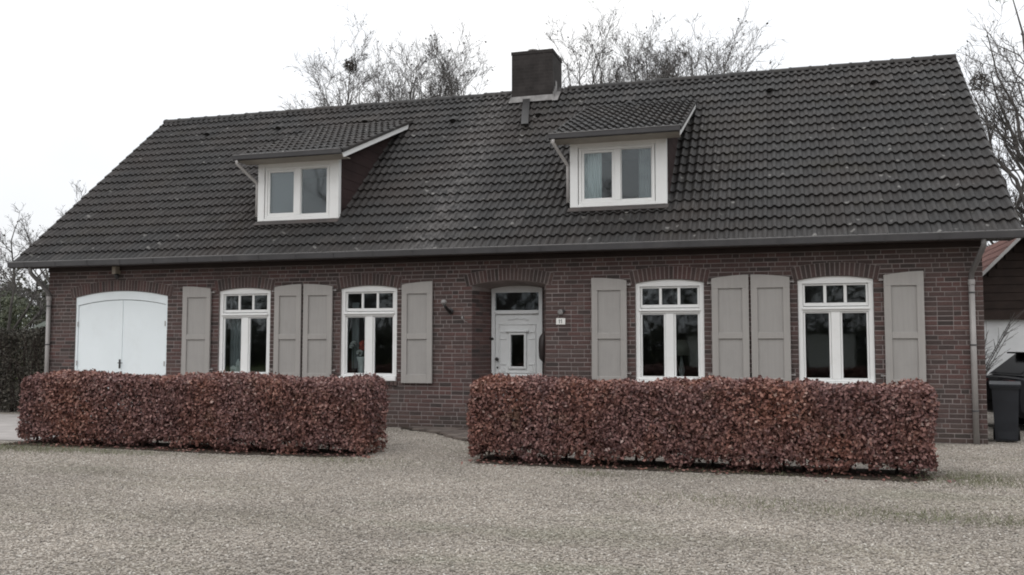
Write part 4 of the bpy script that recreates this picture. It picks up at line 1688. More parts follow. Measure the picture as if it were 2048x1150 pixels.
# dark brick apron in front of the door
ap = MB()
edge = [(-6.35, -0.02), (-6.2, -0.30), (-5.5, -0.75), (-4.9, -1.45), (-4.4, -1.92), (-2.9, -2.1)]
ring = []
for (xa, ya), (xb, yb) in zip(edge[:-1], edge[1:]):
    for k in range(8):
        t = k / 8
        ring.append((xa + (xb - xa) * t + R.uniform(-.05, .05), ya + (yb - ya) * t + R.uniform(-.05, .05)))
ring += [(-2.9, -2.1), (-2.6, -0.02)]
for i in range(len(ring) - 2):
    ap.add([(ring[i][0], ring[i][1], 0.012), (ring[i + 1][0], ring[i + 1][1], 0.012), (-2.6, -0.02, 0.012)], [(0, 1, 2)])
apron = tag(ap.obj('paved_apron', SOIL), kind='structure')
PAV = leaf_mat('clinker_paver', [(0, (0.075, 0.062, 0.056)), (0.5, (0.115, 0.095, 0.086)), (1, (0.16, 0.135, 0.12))], 0.85)
mb = MB()
y = -0.12
k = 0
while y > -2.0:
    xl = np.interp(-y, [0.0, 0.35, 0.75, 1.45, 1.92, 2.1], [-6.2, -6.05, -5.45, -4.85, -4.36, -3.0])
    x = xl + R.uniform(-0.02, 0.16)
    while x < -2.9:
        mb.box(x, x + 0.20, y - 0.098, y, 0.0, 0.034 + R.uniform(0, 0.008))
        x += 0.208
    y -= 0.105
    k += 1
tag(mb.obj('paver_field', PAV, apron), kind='stuff')


# ================================================================== hedges
def rounded_shell(n, size, rad, rng, depth=0.14, bumps=0.03):
    sx, sy, sz = size
    areas = np.array([sy * sz, sy * sz, sx * sz * 1.4, sx * sz * 0.8, sx * sy, sx * sy * 0.35])
    f = rng.choice(6, size=n, p=areas / areas.sum())
    P = rng.uniform(-0.5, 0.5, (n, 3)) * np.array(size)
    ax = np.array([0, 0, 1, 1, 2, 2])[f]
    sg = np.array([-1, 1, -1, 1, 1, -1])[f]
    P[np.arange(n), ax] = sg * np.array(size)[ax] / 2
    inner = np.clip(P, -np.array(size) / 2 + rad, np.array(size) / 2 - rad)
    D = P - inner
    L = np.linalg.norm(D, axis=1, keepdims=True)
    Nn = D / np.maximum(L, 1e-6)
    S = inner + Nn * rad
    b = bumps * (np.sin(S[:, 0] * 5.1 + 1.0) * np.sin(S[:, 2] * 6.3) + np.sin(S[:, 0] * 2.3 + S[:, 1] * 3) + 0.6 * np.sin(S[:, 0] * 11 + S[:, 2] * 9))
    off = b - rng.exponential(depth * 0.4, n).clip(0, depth * 2) + rng.normal(0, 0.012, n)
    return S + Nn * off[:, None], Nn


def leaf_mesh(name, P, Nn, rng, l0, l1, wr=0.62, up=0.0, spread=0.9, fold=0.25, droop=0.35):
    n = len(P)
    L = rng.uniform(l0, l1, n)
    W = L * rng.uniform(wr * 0.85, wr * 1.15, n)
    nrm = Nn + rng.normal(0, spread, (n, 3))
    nrm /= np.linalg.norm(nrm, axis=1, keepdims=True)
    t = rng.normal(0, 1, (n, 3))
    t[:, 2] += up - droop
    t -= nrm * (t * nrm).sum(1, keepdims=True)
    t /= np.linalg.norm(t, axis=1, keepdims=True)
    s = np.cross(nrm, t)
    base = P - t * (L / 2)[:, None]
    mid = P + nrm * (-fold * W)[:, None] * 0.5
    lf = P - s * (W / 2)[:, None]
    rg_ = P + s * (W / 2)[:, None]
    tip = P + t * (L / 2)[:, None] + nrm * (rng.uniform(-0.3, 0.15, n) * L)[:, None]
    V = np.stack([base, rg_, tip, lf, mid], 1).reshape(-1, 3)
    i = (np.arange(n) * 5)[:, None]
    F = np.concatenate([i + np.array([[0, 1, 4]]), i + np.array([[1, 2, 4]]), i + np.array([[2, 3, 4]]), i + np.array([[3, 0, 4]])], 1).reshape(-1, 3)
    return np_mesh(name, V, F)


def beech_hedge(x0, x1, y0, y1, z0, z1, label, seed, n):
    rng = np.random.default_rng(seed)
    c = np.array([(x0 + x1) / 2, (y0 + y1) / 2, (z0 + z1) / 2])
    size = (x1 - x0, y1 - y0, z1 - z0)
    root = thing('beech_hedge', label, 'hedge', (c[0], c[1], 0.0), 'clipped copper beech hedges before the house')
    P, Nn = rounded_shell(n, size, 0.13, rng)
    # ragged lower edge
    P[:, 2] += np.where(P[:, 2] < -size[2] / 2 + 0.14, rng.uniform(-0.05, 0.05, n) + 0.035 * np.sin(P[:, 0] * 7.0 + seed) + 0.03 * np.sin(P[:, 0] * 17.0), 0)
    Q = rng.uniform(-0.5, 0.5, (n // 2, 3)) * np.array([size[0] - .2, size[1] - .2, size[2] - .15])
    P = np.concatenate([P, Q])
    Nn = np.concatenate([Nn, rng.normal(0, 1, (n // 2, 3))])
    P[:, 2] += c[2]
    me = leaf_mesh('foliage', P, Nn, rng, 0.030, 0.064, 0.62)
    o = link('foliage', me, BEECH, root)
    tag(o, kind='stuff')
    rr = random.Random(seed)
    k = 0
    x = -size[0] / 2 + 0.12
    tw = MB()
    while x < size[0] / 2 - 0.08:
        yy = rr.uniform(-0.12, 0.12) - 0.05
        lean = rr.uniform(-0.08, 0.08)
        mb = MB()
        mb.tube([(x, yy, 0), (x + lean * 0.4, yy + rr.uniform(-.02, .02), 0.3), (x + lean, yy + rr.uniform(-.05, .05), z1 - 0.12)], [0.020, 0.015, 0.006], 7)
        mb.obj('stem', STEM, root)
        for q in range(9):
            h = rr.uniform(0.08, 0.8)
            a = rr.uniform(0, 2 * PI)
            ln = rr.uniform(0.15, 0.36)
            tw.tube([(x + lean * h, yy, h), (x + lean * h + math.cos(a) * ln, yy + math.sin(a) * ln, h + rr.uniform(0.02, 0.2))], [0.006, 0.003], 4, False)
        x += rr.uniform(0.16, 0.30)
    tag(tw.obj('twigs', STEM, root), kind='stuff')
    return root


beech_hedge(-10.86, -5.06, -4.24, -3.42, 0.055, 1.045, 'longer gapless copper beech hedge in front of the white garage doors', 11, 58000)
beech_hedge(-3.62, 1.96, -4.28, -3.42, 0.080, 1.050, 'copper beech hedge between the front door and the wheelie bin corner', 12, 56000)

# fallen leaves below the hedges
rng = np.random.default_rng(5)
n = 900
P = np.zeros((n, 3))
left = rng.random(n) < 0.5
P[:, 0] = np.where(left, rng.uniform(-10.9, -4.9, n), rng.uniform(-3.6, 2.1, n))
P[:, 1] = -4.28 - np.abs(rng.normal(0, 0.16, n)) + rng.uniform(0, 0.4, n)
P[:, 2] = 0.02
me = leaf_mesh('fallen_leaves', P, np.tile([[0, 0, 1.0]], (n, 1)), rng, 0.04, 0.065, 0.62, spread=0.25)
tag(link('fallen_leaves', me, BEECH), 'brown fallen beech leaves lying along the foot of the hedges', 'leaves', kind='stuff')


# ================================================================== grass tufts in the gravel
def grass_blades():
    rng = np.random.default_rng(21)
    cl = []
    for (cx, cy, sx, sy, n) in ((-10.6, -4.75, 0.75, 0.28, 2600), (-9.0, -4.75, 0.9, 0.12, 900), (2.35, -4.15, 0.38, 0.32, 1700), (1.2, -6.5, 1.1, 0.18, 1300),
                                (2.0, -6.75, 0.8, 0.15, 800), (-0.2, -6.2, 0.6, 0.15, 350), (-1.8, -4.9, 0.25, 0.1, 250), (-5.0, -4.6, 0.4, 0.15, 300), (-0.3, -4.35, 0.7, 0.06, 260)):
        p = rng.normal(0, 1, (n, 2)) * np.array([sx, sy]) + np.array([cx, cy])
        cl.append(p)
    p = np.concatenate(cl)
    n = len(p)
    h = rng.uniform(0.015, 0.05, n)
    a = rng.uniform(0, 2 * PI, n)
    w = rng.uniform(0.002, 0.0045, n)
    d = np.stack([np.cos(a), np.sin(a)], 1)
    b0 = np.concatenate([p - d * w[:, None], np.zeros((n, 1))], 1)
    b1 = np.concatenate([p + d * w[:, None], np.zeros((n, 1))], 1)
    ln = rng.normal(0, 0.6, (n, 2)) * h[:, None]
    tip = np.concatenate([p + ln, h[:, None]], 1)
    V = np.stack([b0, b1, tip], 1).reshape(-1, 3)
    F = (np.arange(n) * 3)[:, None] + np.array([[0, 1, 2]])
    me = np_mesh('grass', V, F)
    tag(link('grass', me, GRASSM), 'thin green grass and moss growing through the gravel', 'grass', kind='stuff')


grass_blades()


# ================================================================== trees
def grow_tree(name, label, cat, base, limbs, seed, twig_r=0.0055, levels=4, group=None, nb=14, nt=10, n3=4, buds=0.15, trunk_h=3.5, trunk_r=0.24, limb_r=0.12, up=0.2):
    """limbs: list of (dx, dy, dz, start height) end points relative to the base"""
    rr = random.Random(seed)
    root = thing(name, label, cat, base, group)
    T, C, B = MB(), MB(), MB()
    hmax = max([l[3] for l in limbs] + [trunk_h])
    T.tube([(0, 0, -0.05), (0.02, 0, trunk_h * 0.3), (rr.uniform(-.1, .1), 0, trunk_h * 0.7), (0, 0, hmax)], [trunk_r * 1.25, trunk_r, trunk_r * 0.9, limb_r * 1.1], 9)

    def jit(s):
        return Vector((rr.gauss(0, s), rr.gauss(0, s), rr.gauss(0, s)))

    def path(p, q, seg, wob):
        d = q - p
        pts = [p]
        for k in range(1, seg):
            pts.append(p + d * (k / seg) + jit(wob * d.length))
        pts.append(q)
        return pts

    def at(pts, t):
        f = t * (len(pts) - 1)
        i = min(int(f), len(pts) - 2)
        return pts[i].lerp(pts[i + 1], f - i), (pts[i + 1] - pts[i]).normalized()

    def child_dir(d, ang):
        a = d.orthogonal().normalized()
        b = d.cross(a)
        ph = rr.uniform(0, 2 * PI)
        v = d * math.cos(ang) + (a * math.cos(ph) + b * math.sin(ph)) * math.sin(ang)
        v.z += up
        return v.normalized()

    def branch(p, q, r0, r1, lvl):
        L = (q - p).length
        seg = {1: 6, 2: 4, 3: 3, 4: 2}[lvl]
        pts = path(p, q, seg, {1: 0.022, 2: 0.04, 3: 0.06, 4: 0.08}[lvl])
        rs = [r0 + (r1 - r0) * k / seg for k in range(seg + 1)]
        (T if lvl == 1 else C).tube(pts, rs, {1: 6, 2: 4, 3: 3, 4: 3}[lvl], False)
        if lvl >= levels:
            if rr.random() < buds:
                c = pts[-1]
                s = rr.uniform(0.02, 0.05)
                a, b = jit(1).normalized() * s, jit(1).normalized() * s
                B.add([c - a, c + b, c + a, c - b], [(0, 1, 2, 3)])
            return
        cnt = {1: nb, 2: nt, 3: n3}[lvl]
        for k in range(cnt):
            t = rr.uniform({1: 0.28, 2: 0.2, 3: 0.25}[lvl], 1.0)
            pp, d = at(pts, t)
            ln = L * {1: 0.30, 2: 0.42, 3: 0.5}[lvl] * rr.uniform(0.6, 1.25) * (1.15 - 0.45 * t)
            v = child_dir(d, math.radians(rr.uniform(22, 58)))
            rb0 = max(twig_r, (r0 + (r1 - r0) * t) * 0.55)
            branch(pp, pp + v * ln, rb0, max(twig_r * 0.7, rb0 * 0.35), lvl + 1)

    for (dx, dy, dz, hs) in limbs:
        branch(Vector((0, 0, hs)), Vector((dx, dy, dz)), limb_r * rr.uniform(0.8, 1.1), twig_r * 2.2, 1)
    T.obj('trunk', BARK, root)
    C.obj('crown', TWIG, root)
    if B.v:
        tag(B.obj('clinging_leaves', BUDS, root), kind='stuff')
    return root


def limbset(rr, n, spread, top, hs, sy=1.2, var=0.18):
    out = []
    for k in range(n):
        t = -1 + 2 * k / max(1, n - 1)
        out.append((spread * t + rr.uniform(-.3, .3), rr.uniform(-sy, sy), top * (1 - var * abs(t) ** 1.6) * rr.uniform(0.94, 1.02), hs + rr.uniform(-0.6, 0.8)))
    return out


rr = random.Random(3)
GT = 'bare trees rising behind the ridge'
TY = 16.0
def dome(rr, n, spread, top, hs, sy=1.0, drop=0.32):
    out = []
    for k in range(n):
        t = -1 + 2 * (k + 0.5) / n
        out.append((spread * t + rr.uniform(-.2, .2), rr.uniform(-sy, sy), top - (top - 7.5) * drop * abs(t) ** 2 + rr.uniform(-.35, .2), hs + rr.uniform(-0.6, 1.2)))
    return out


grow_tree('bare_tree', 'bare tree behind the roof with a dark round nest in its left crown', 'tree', (-15.3, TY, 0), dome(rr, 10, 2.1, 11.2, 3.6, drop=0.28) + [(-0.27, -0.1, 12.25, 4.0), (-0.9, 0.2, 11.6, 4.0)], 31, group=GT)
grow_tree('bare_tree', 'bare tree behind the roof midway between nest and chimney', 'tree', (-13.3, TY + 0.8, 0), dome(rr, 10, 2.0, 11.9, 3.6, drop=0.10), 32, group=GT)
grow_tree('bare_tree', 'tallest bare tree of the clump left of the chimney, nearest the chimney', 'tree', (-11.7, TY, 0), dome(rr, 10, 1.6, 11.4, 3.6, drop=0.30), 33, group=GT)
grow_tree('bare_tree', 'low bare tree top just left of the chimney', 'tree', (-8.7, TY + 2, 0), dome(rr, 6, 1.0, 10.2, 3.2), 34, group=GT)
grow_tree('bare_tree', 'tall bare tree top directly right of the chimney', 'tree', (-6.0, TY, 0), dome(rr, 10, 1.6, 11.8, 3.6), 35, group=GT)
grow_tree('bare_tree', 'bare tree above the ridge over the right dormer', 'tree', (-4.0, TY + 0.6, 0), dome(rr, 10, 1.5, 11.7, 3.6), 36, group=GT)
lm = dome(rr, 8, 1.1, 11.4, 3.6) + [(1.2, 0.3, 10.5, 4.2), (0.9, -0.4, 11.0, 4.0), (1.5, 0.0, 10.0, 4.2), (0.7, 0.2, 11.5, 4.0)]
grow_tree('bare_tree', 'bare tree with branches leaning right, last one above the ridge', 'tree', (-2.15, TY, 0), lm, 37, group=GT)
# big spreading tree beyond the right gable
lm = [(-2.3, 0, 9.4, 3.5), (-1.9, -0.5, 11.0, 4.0), (-1.0, 0.5, 12.6, 4.5), (0.2, 0, 12.9, 5), (1.5, 0.5, 12, 5), (-2.6, 0.3, 7.2, 3.0), (-2.7, -0.6, 5.4, 2.6), (2.6, 0, 9, 4),
      (-2.06, 0.0, 9.5, 3.8), (-2.2, 0.6, 8.2, 3.2), (-1.7, 0.2, 10.0, 4.5), (-2.9, 0.0, 6.3, 2.8), (-1.5, 0.4, 6.8, 2.6), (-1.9, 0.3, 4.6, 2.2)]
grow_tree('spreading_tree', 'large spreading bare tree beyond the right gable of the house', 'tree', (8.35, 15.0, 0), lm, 41, nb=13, nt=9, limb_r=0.11, trunk_r=0.32, up=0.12, trunk_h=3)
# paler trees at the left
lm = [(-3.4, 0, 4.6, 1.8), (-2.6, 0.5, 5.4, 2.2), (-1.6, -0.4, 6.0, 2.6), (-0.5, 0.3, 6.4, 2.6), (0.6, 0, 6.8, 2.4), (1.5, 0.3, 7.1, 2.2), (2.4, 0.2, 7.1, 2.2), (3.2, 0.1, 6.6, 2.2), (-3.6, 0.2, 4.6, 1.6), (3.0, -0.3, 5.6, 1.8), (-2.4, -0.6, 3.6, 1.4), (2.2, -0.5, 4.4, 1.6)]
grow_tree('spreading_tree', 'bare grey tree beyond the left gable above the dark hedge', 'tree', (-25.2, 12.0, 0), lm, 43, nb=13, nt=9, twig_r=0.0045, buds=0.03, limb_r=0.06, trunk_r=0.2, trunk_h=2.2, up=0.3)
lm = [(-2.2, 0, 3.6, 1.4), (-1.2, 0.5, 4.6, 1.6), (0.2, 0, 5.0, 1.6), (1.5, 0.2, 4.3, 1.5), (2.4, -0.2, 3.4, 1.3), (2.6, 0.0, 2.6, 1.2), (-2.6, 0.0, 2.7, 1.2)]
grow_tree('small_bare_tree', 'small bare tree overhanging the dark hedge at the left edge', 'tree', (-21.2, 5.6, 0), lm, 44, nb=11, nt=8, twig_r=0.0045, buds=0.03, limb_r=0.045, trunk_r=0.12, trunk_h=1.5, up=0.1)


def clump(name, label, cat, c, r, seed, mat=BUDS, n=420):
    rng = np.random.default_rng(seed)
    d = rng.normal(0, 1, (n, 3))
    d /= np.linalg.norm(d, axis=1, keepdims=True)
    P = d * (r * rng.uniform(0.2, 1.0, n) ** 0.6)[:, None] * np.array([1, 1, 1.1])
    me = leaf_mesh(name, P, d, rng, r * 0.22, r * 0.42, 0.4)
    o = link(name, me, mat)
    o.location = c
    return tag(o, label, cat)


clump('nest', 'dark round bird nest in the bare tree left of the chimney', 'nest', (-15.55, TY - 0.1, 12.35), 0.30, 51)
clump('nest', 'dark nest clump hanging beside the right roof edge', 'nest', (6.3, 15.0, 9.6), 0.30, 52)


# ================================================================== left background
def leafy_mass(name, label, cat, x0, x1, y0, y1, z0, z1, mat, seed, n, l0=0.05, l1=0.11, rad=0.3, bumps=0.08, twigs=0):
    rng = np.random.default_rng(seed)
    c = ((x0 + x1) / 2, (y0 + y1) / 2, 0)
    size = (x1 - x0, y1 - y0, z1 - z0)
    root = thing(name, label, cat, c)
    P, Nn = rounded_shell(n, size, rad, rng, 0.25, bumps)
    P[:, 2] += (z0 + z1) / 2
    me = leaf_mesh('foliage', P, Nn, rng, l0, l1, 0.5)
    tag(link('foliage', me, mat, root), kind='stuff')
    # dark woody inside keeps daylight from showing through
    r_ = random.Random(seed)
    mb = MB()
    for k in range(int(size[0] * 14)):
        x = r_.uniform(-size[0] / 2 + .2, size[0] / 2 - .2)
        y = r_.uniform(-size[1] / 2 + .1, size[1] / 2 - .1)
        mb.tube([(x, y, 0), (x + r_.uniform(-.15, .15), y + r_.uniform(-.1, .1), (z0 + z1) / 2), (x + r_.uniform(-.3, .3), y + r_.uniform(-.2, .2), z1 - 0.1)], [0.03, 0.02, 0.006], 5, False)
    mb.obj('stem', STEM, root)
    if twigs:
        tw = MB()
        for k in range(twigs):
            x = r_.uniform(-size[0] / 2, size[0] / 2)
            z = r_.uniform(z0, z1 - 0.3)
            y = -size[1] / 2 - r_.uniform(-0.02, 0.05)
            tw.tube([(x, y, z), (x + r_.uniform(-.1, .1), y - 0.02, z + r_.uniform(.2, .4)), (x + r_.uniform(-.2, .2), y + r_.uniform(-.06, .02), z + r_.uniform(.4, .75))], [0.007, 0.006, 0.003], 4, False)
        tag(tw.obj('twigs', STEM, root), kind='stuff')
    return root


leafy_mass('boundary_hedge', 'dark twiggy boundary hedge beyond the left gable wall', 'hedge', -22.5, -15.05, 0.75, 2.3, 0.0, 1.86, BROWNH, 61, 60000, 0.04, 0.09, 0.25, 0.06, 160)
leafy_mass('evergreen_shrub', 'dark green evergreen shrubs rising behind the boundary hedge at left', 'shrub', -34, -20.6, 9.5, 12, 0.0, 3.0, GREENF, 62, 60000, 0.07, 0.13, 0.8, 0.28)
leafy_mass('evergreen_shrub', 'tall far evergreen behind the grey shed roof at left', 'shrub', -46, -30, 22, 26, 0.0, 4.6, CONIF, 63, 20000, 0.15, 0.3, 1.2, 0.5)
sh = thing('garden_shed', 'low garden shed with pale green roof behind the boundary hedge', 'shed', (-19.4, 6.6, 0))
mb = MB()
mb.box(-1.2, 1.5, -0.9, 0.9, 0, 1.75)
mb.obj('wall', simple('shed_boards', (0.10, 0.10, 0.08), 0.8, 0.2, 0.2, 3), sh)
mb = MB()
mb.prism_x([(-1.1, 1.752), (1.1, 1.752), (0.0, 2.22)], -1.4, 1.7)
mb.obj('roof', simple('shed_roof_felt', (0.105, 0.118, 0.100), 0.8, 0.2, 0.25, 2), sh)

# ================================================================== right background: barn, car, bin, shrub
barn = thing('barn', 'barn with red tiled roof, dark timber gable and white wall beyond the right corner', 'barn', (5.76, 8.0, 0))
AX, AZ, PT = 0.0, 4.17, math.radians(45.7)
tn = math.tan(PT)
hw = 2.05                                            # half width of the roof
mb = MB()
mb.box(-1.75, 1.75, 0.35, 0.50, 0, 2.16)
mb.box(-1.75, -1.60, 0.51, 5.0, 0, 2.4)
mb.box(1.60, 1.75, 0.51, 5.0, 0, 2.4)
mb.obj('wall', BARNW, barn)
for k in range(10):
    z0, z1 = 2.17 + k * 0.19, 2.17 + (k + 1) * 0.19 - 0.012
    half = min(1.75, (AZ - 0.12 - z1) / tn)
    if half <= 0.05:
        break
    mb = MB()
    mb.box(-half, half, 0.30 + 0.004 * (k % 2), 0.335, z0, z1)
    mb.obj('gable_board', BOARDB, barn)
mb = MB()
mb.prism_y([(-1.75, 2.161), (1.75, 2.161), (1.75, AZ - 0.12 - 1.75 * tn), (0, AZ - 0.12), (-1.75, AZ - 0.12 - 1.75 * tn)], 0.345, 0.40)
mb.obj('gable_panel', BOARDB, barn)
mb = MB()
mb.box(-1.80, 1.80, 0.22, 0.299, 2.10, 2.30)
mb.obj('beam', BOARDB, barn)
for s in (-1, 1):
    mb = MB()
    nrow = 10
    sl = hw / math.cos(PT)
    for r in range(nrow):
        a0, a1 = sl * r / nrow, sl * (r + 1) / nrow + 0.03
        for q in range(22):
            y0 = -0.40 + q * 0.235
            y1 = y0 + 0.232
            def pt(a, y, n): return (s * (a * math.cos(PT) + n * math.sin(PT)), y, AZ - a * math.sin(PT) + n * math.cos(PT))
            ym = (y0 + y1) / 2
            vs = [pt(a1, y0, 0.03), pt(a1, ym, 0.055), pt(a1, y1, 0.03), pt(a0, y0, 0.012), pt(a0, ym, 0.037), pt(a0, y1, 0.012), pt(a1, y0, 0.0), pt(a1, ym, 0.025), pt(a1, y1, 0.0)]
            fs = [(0, 1, 4, 3), (1, 2, 5, 4), (6, 7, 1, 0), (7, 8, 2, 1)]
            mb.add(vs, fs if s > 0 else [f[::-1] for f in fs])
    tag(mb.obj('roof_tile_field', REDT, barn), kind='stuff')
    mb = MB()
    A0, A1 = (0, AZ - 0.0), (s * hw, AZ - hw * tn)
    mb.prism_y([(0, AZ + 0.035), (0, AZ - 0.06), (s * hw, AZ - hw * tn - 0.06), (s * hw, AZ - hw * tn + 0.035)], -0.43, -0.40)
    mb.obj('barge_board', simple('barge_white', (0.36, 0.35, 0.345), 0.5, 0.4, 0.1), barn)
    mb = MB()
    mb.prism_y([(0, AZ - 0.005), (0, AZ - 0.05), (s * hw, AZ - hw * tn - 0.05), (s * hw, AZ - hw * tn - 0.005)], -0.39, 4.75)
    mb.obj('roof', BOARDB, barn)


# wheelie bin
wb_ = thing('wheelie_bin', 'dark grey wheelie bin standing at the right corner of the house', 'bin', (3.64, 0.52, 0), rz=math.radians(-12))
mb = MB()
w0_, w1_, d0_, d1_, h_ = 0.155, 0.185, 0.18, 0.24, 0.86
vs = [(-w0_, -d0_, 0.03), (w0_, -d0_, 0.03), (w0_, d0_, 0.03), (-w0_, d0_, 0.03), (-w1_, -d1_, h_), (w1_, -d1_, h_), (w1_, d1_, h_), (-w1_, d1_, h_)]
mb.add(vs, [(0, 3, 2, 1), (4, 5, 6, 7), (0, 1, 5, 4), (1, 2, 6, 5), (2, 3, 7, 6), (3, 0, 4, 7)])
mb.box(-w1_ - 0.02, w1_ + 0.02, -d1_ - 0.02, d1_ + 0.02, h_ - 0.03, h_ + 0.004)
mb.box(-0.12, 0.12, -d0_ - 0.012, -d0_ + 0.03, 0.05, 0.17)
mb.obj('body', BINM, wb_)
mb = MB()
mb.prism_x([(-d1_ - 0.05, h_ + 0.006), (d1_ + 0.04, h_ + 0.006), (d1_ + 0.04, h_ + 0.05), (0.05, h_ + 0.075), (-d1_ - 0.05, h_ + 0.035)], -w1_ - 0.03, w1_ + 0.03)
mb.obj('lid', BINM, wb_)
mb = MB()
mb.tube([(-0.16, d1_ + 0.07, h_ + 0.0), (0.16, d1_ + 0.07, h_ + 0.0)], 0.014, 8)
mb.box(-0.17, -0.14, d1_ + 0.02, d1_ + 0.08, h_ - 0.04, h_ + 0.01)
mb.box(0.14, 0.17, d1_ + 0.02, d1_ + 0.08, h_ - 0.04, h_ + 0.01)
mb.obj('handle', BINM, wb_)
for s in (-1, 1):
    mb = MB()
    mb.lathe((s * 0.165, d0_ + 0.05, 0.10), [(0.06, -0.022), (0.10, -0.02), (0.10, 0.02), (0.06, 0.022)], 18, 'x')
    mb.obj('wheel', RUBBER, wb_)

# dark hatchback parked behind the bin, tail towards the house wall
car = thing('parked_car', 'dark grey hatchback parked behind the wheelie bin', 'car', (4.02, 3.2, 0), rz=math.radians(8))
L_, Wd = 4.1, 1.72
# side outline, x along the car from tail (0) to nose
low = [(0.02, 0.32), (0.0, 0.55), (0.02, 0.80), (0.10, 0.92), (0.28, 0.96), (3.0, 0.95), (3.85, 0.82), (4.08, 0.62), (4.10, 0.36), (3.9, 0.22), (0.15, 0.22)]
mb = MB()
secs = [(-0.86, 0.10), (-0.80, 0.02), (0.0, 0.0), (0.80, 0.02), (0.86, 0.10)]
for (ya, ia), (yb2, ib) in zip(secs[:-1], secs[1:]):
    n = len(low)
    cx, cz = 2.05, 0.58
    A = [(cx + (x - cx) * (1 - ia * 0.6), ya, cz + (z - cz) * (1 - ia * 1.2)) for x, z in low]
    Bv = [(cx + (x - cx) * (1 - ib * 0.6), yb2, cz + (z - cz) * (1 - ib * 1.2)) for x, z in low]
    mb.add(A + Bv, [(k, (k + 1) % n, n + (k + 1) % n, n + k) for k in range(n)])
n = len(low)
for ya, sgn in ((-0.86, 1), (0.86, -1)):
    A = [(2.05 + (x - 2.05) * 0.94, ya, 0.58 + (z - 0.58) * 0.88) for x, z in low]
    mb.add(A, [tuple(range(n))[::sgn]])
mb.obj('body', CARP, car, False)
cab = [(0.20, 0.955), (0.62, 1.34), (0.95, 1.400), (1.7, 1.415), (2.15, 1.34), (3.0, 0.955)]
mb = MB()
n = len(cab)
A = [Vector((x, -0.79, z)) if z < 1 else Vector((x, -0.60, z)) for x, z in cab]
Bv = [Vector((p.x, -p.y, p.z)) for p in A]
mb.add(A + Bv, [(k, k + 1, n + k + 1, n + k) for k in range(n - 1)] + [tuple(range(n)), tuple(range(2 * n - 1, n - 1, -1))])
mb.obj('cabin', CARP, car)


def glass_quad(name, q, off, inset):
    c = sum(q, Vector()) / len(q)
    nrm = (q[1] - q[0]).cross(q[2] - q[0]).normalized()
    if nrm.dot(c - Vector((1.6, 0, 0.9))) < 0:
        nrm = -nrm
    pts = [p.lerp(c, inset) + nrm * off for p in q]
    back = [p - nrm * 0.004 for p in pts]
    m3 = MB()
    k = len(pts)
    m3.add(pts + back, [tuple(range(k)), tuple(range(2 * k - 1, k - 1, -1))] + [(i, (i + 1) % k, k + (i + 1) % k, k + i) for i in range(k)])
    m3.obj(name, GLASSD2, car)


glass_quad('rear_window', [A[0], A[1], Bv[1], Bv[0]], 0.008, 0.16)
glass_quad('windscreen', [A[4], A[5], Bv[5], Bv[4]], 0.008, 0.10)
for P_ in (A, Bv):
    y_ = lambda x, z: P_[0].y + (P_[1].y - P_[0].y) * (z - 0.955) / 0.40
    for (xa, xb, xc, xd) in ((0.48, 1.48, 1.48, 0.80), (1.56, 2.72, 2.10, 1.56)):
        q = [Vector((xa, y_(0, 0.99), 0.99)), Vector((xb, y_(0, 0.99), 0.99)), Vector((xc, y_(0, 1.32), 1.32)), Vector((xd, y_(0, 1.32), 1.32))]
        glass_quad('side_window', q, 0.010, 0.02)
mb = MB()
mb.bbox(0.46, 0.68, -0.57, 0.57, 1.345, 1.375, 0.008)
mb.obj('spoiler', CARB, car)
for s in (-1, 1):
    mb = MB()
    mb.box(-0.012, 0.10, s * 0.62 - 0.14, s * 0.62 + 0.14, 0.74, 0.88)
    mb.obj('tail_lamp', LAMPRED, car)
mb = MB()
mb.box(-0.03, 0.10, -0.80, 0.80, 0.30, 0.46)
mb.obj('bumper', CARB, car)
for xw in (0.72, 3.28):
    for s in (-1, 1):
        mb = MB()
        mb.lathe((xw, s * 0.76, 0.31), [(0.22, -0.10), (0.30, -0.095), (0.31, -0.05), (0.31, 0.05), (0.30, 0.095), (0.22, 0.10)], 24, 'y')
        wh = mb.obj('wheel', RUBBER, car, False)
        mb = MB()
        yo = 0.101 * s
        mb.lathe((xw, s * 0.76 + yo, 0.31), [(0.21, 0), (0.20, 0.01 * s), (0.05, 0.015 * s)], 20, 'y')
        mb.obj('rim', RIMM, wh)

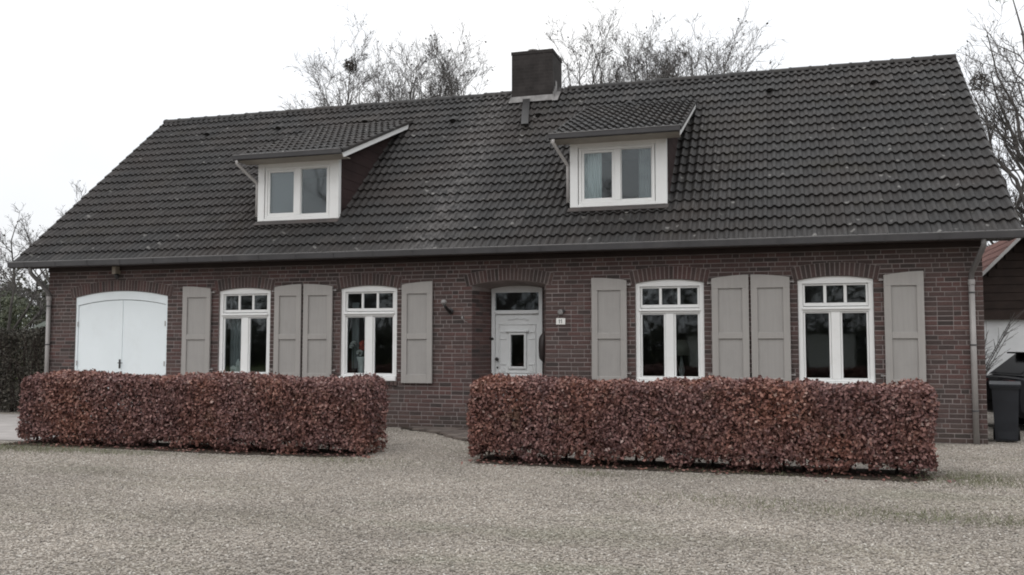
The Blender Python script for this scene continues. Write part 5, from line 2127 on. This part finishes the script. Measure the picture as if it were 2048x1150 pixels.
# bare shrub in front of the white barn wall
rr = random.Random(9)
shb = thing('bare_shrub', 'leafless shrub with thin twigs before the white barn wall', 'shrub', (4.0, 5.2, 0))
mb = MB()
for k in range(34):
    a = rr.uniform(-1.1, 1.3)
    ln = rr.uniform(1.0, 2.3)
    x1 = math.sin(a) * ln * 0.42
    y1 = rr.uniform(-.35, .35)
    p1, p2 = Vector((x1 * 0.35, y1 * .4, ln * 0.5)), Vector((x1, y1, ln * 0.98))
    mb.tube([(rr.uniform(-.1, .1), rr.uniform(-.1, .1), 0), p1, p2], [0.014, 0.010, 0.005], 5, False)
    for q in range(7):
        t = rr.uniform(0.1, 0.95)
        s0 = p1.lerp(p2, t)
        l2 = rr.uniform(0.18, 0.5)
        e = s0 + Vector((rr.uniform(-.2, .9) * l2, rr.uniform(-.4, .4) * l2, rr.uniform(0.3, 0.9) * l2))
        mb.tube([s0, e], [0.006, 0.003], 4, False)
mb.obj('twigs', TWIG, shb)

# ================================================================== what the panes mirror: trees, plus a hedge, thicket and wall added out of view
leafy_mass('added_mirror_hedge', 'low dark hedge added behind the camera to darken the pane reflections', 'hedge', -78, 42, -50, -47, 0.0, 2.4, CONIF, 71, 30000, 0.3, 0.6, 0.5, 0.2)  # unseen hedge, added to keep low sky out of the panes
leafy_mass('added_mirror_thicket', 'tall thin thicket added behind the camera to filter sky in the panes', 'thicket', -82, 46, -56, -51, 0.0, 8.5, CONIF, 72, 26000, 0.35, 0.7, 1.2, 0.6)  # unseen mass, left gappy so only part of the sky reflects
gw = thing('added_mirror_wall', 'pale wall added behind the camera to reflect in the panes', 'wall', (-0.4, -44, 0))  # unseen wall, added to give the panes a pale reflected band
mb = MB()
mb.bbox(-5.0, 5.0, -0.1, 0.1, 0, 1.95, 0.01)
mb.obj('wall', simple('added_wall_pale', (0.55, 0.54, 0.52), 0.8, 0.2, 0.1), gw)
mb = MB()
mb.bbox(-5.05, 5.05, -0.16, 0.16, 1.952, 2.04, 0.01)
mb.obj('added_wall_coping', simple('added_coping_pale', (0.62, 0.61, 0.59), 0.7, 0.2, 0.1), gw)
ROAD_L = ['leftmost bare roadside tree seen from the house front', 'second bare roadside tree from the left, facing the garage doors', 'third bare roadside tree, facing the flower vase window',
          'fourth bare roadside tree, facing the right dormer', 'fifth bare roadside tree, facing the right corner', 'rightmost bare roadside tree, facing the barn']
rr = random.Random(17)
for k, x in enumerate((-26, -17, -8.5, 1.5, 10, 19)):
    lm = [(rr.uniform(-4, 4), rr.uniform(-2, 2), rr.uniform(8, 14), 3.2) for q in range(9)]
    grow_tree('roadside_tree', ROAD_L[k], 'tree', (x, -40 + rr.uniform(-2, 2), 0), lm, 80 + k, nb=8, nt=6, n3=2, group='bare trees across the yard', limb_r=0.14, trunk_r=0.4, twig_r=0.012, buds=0.6)
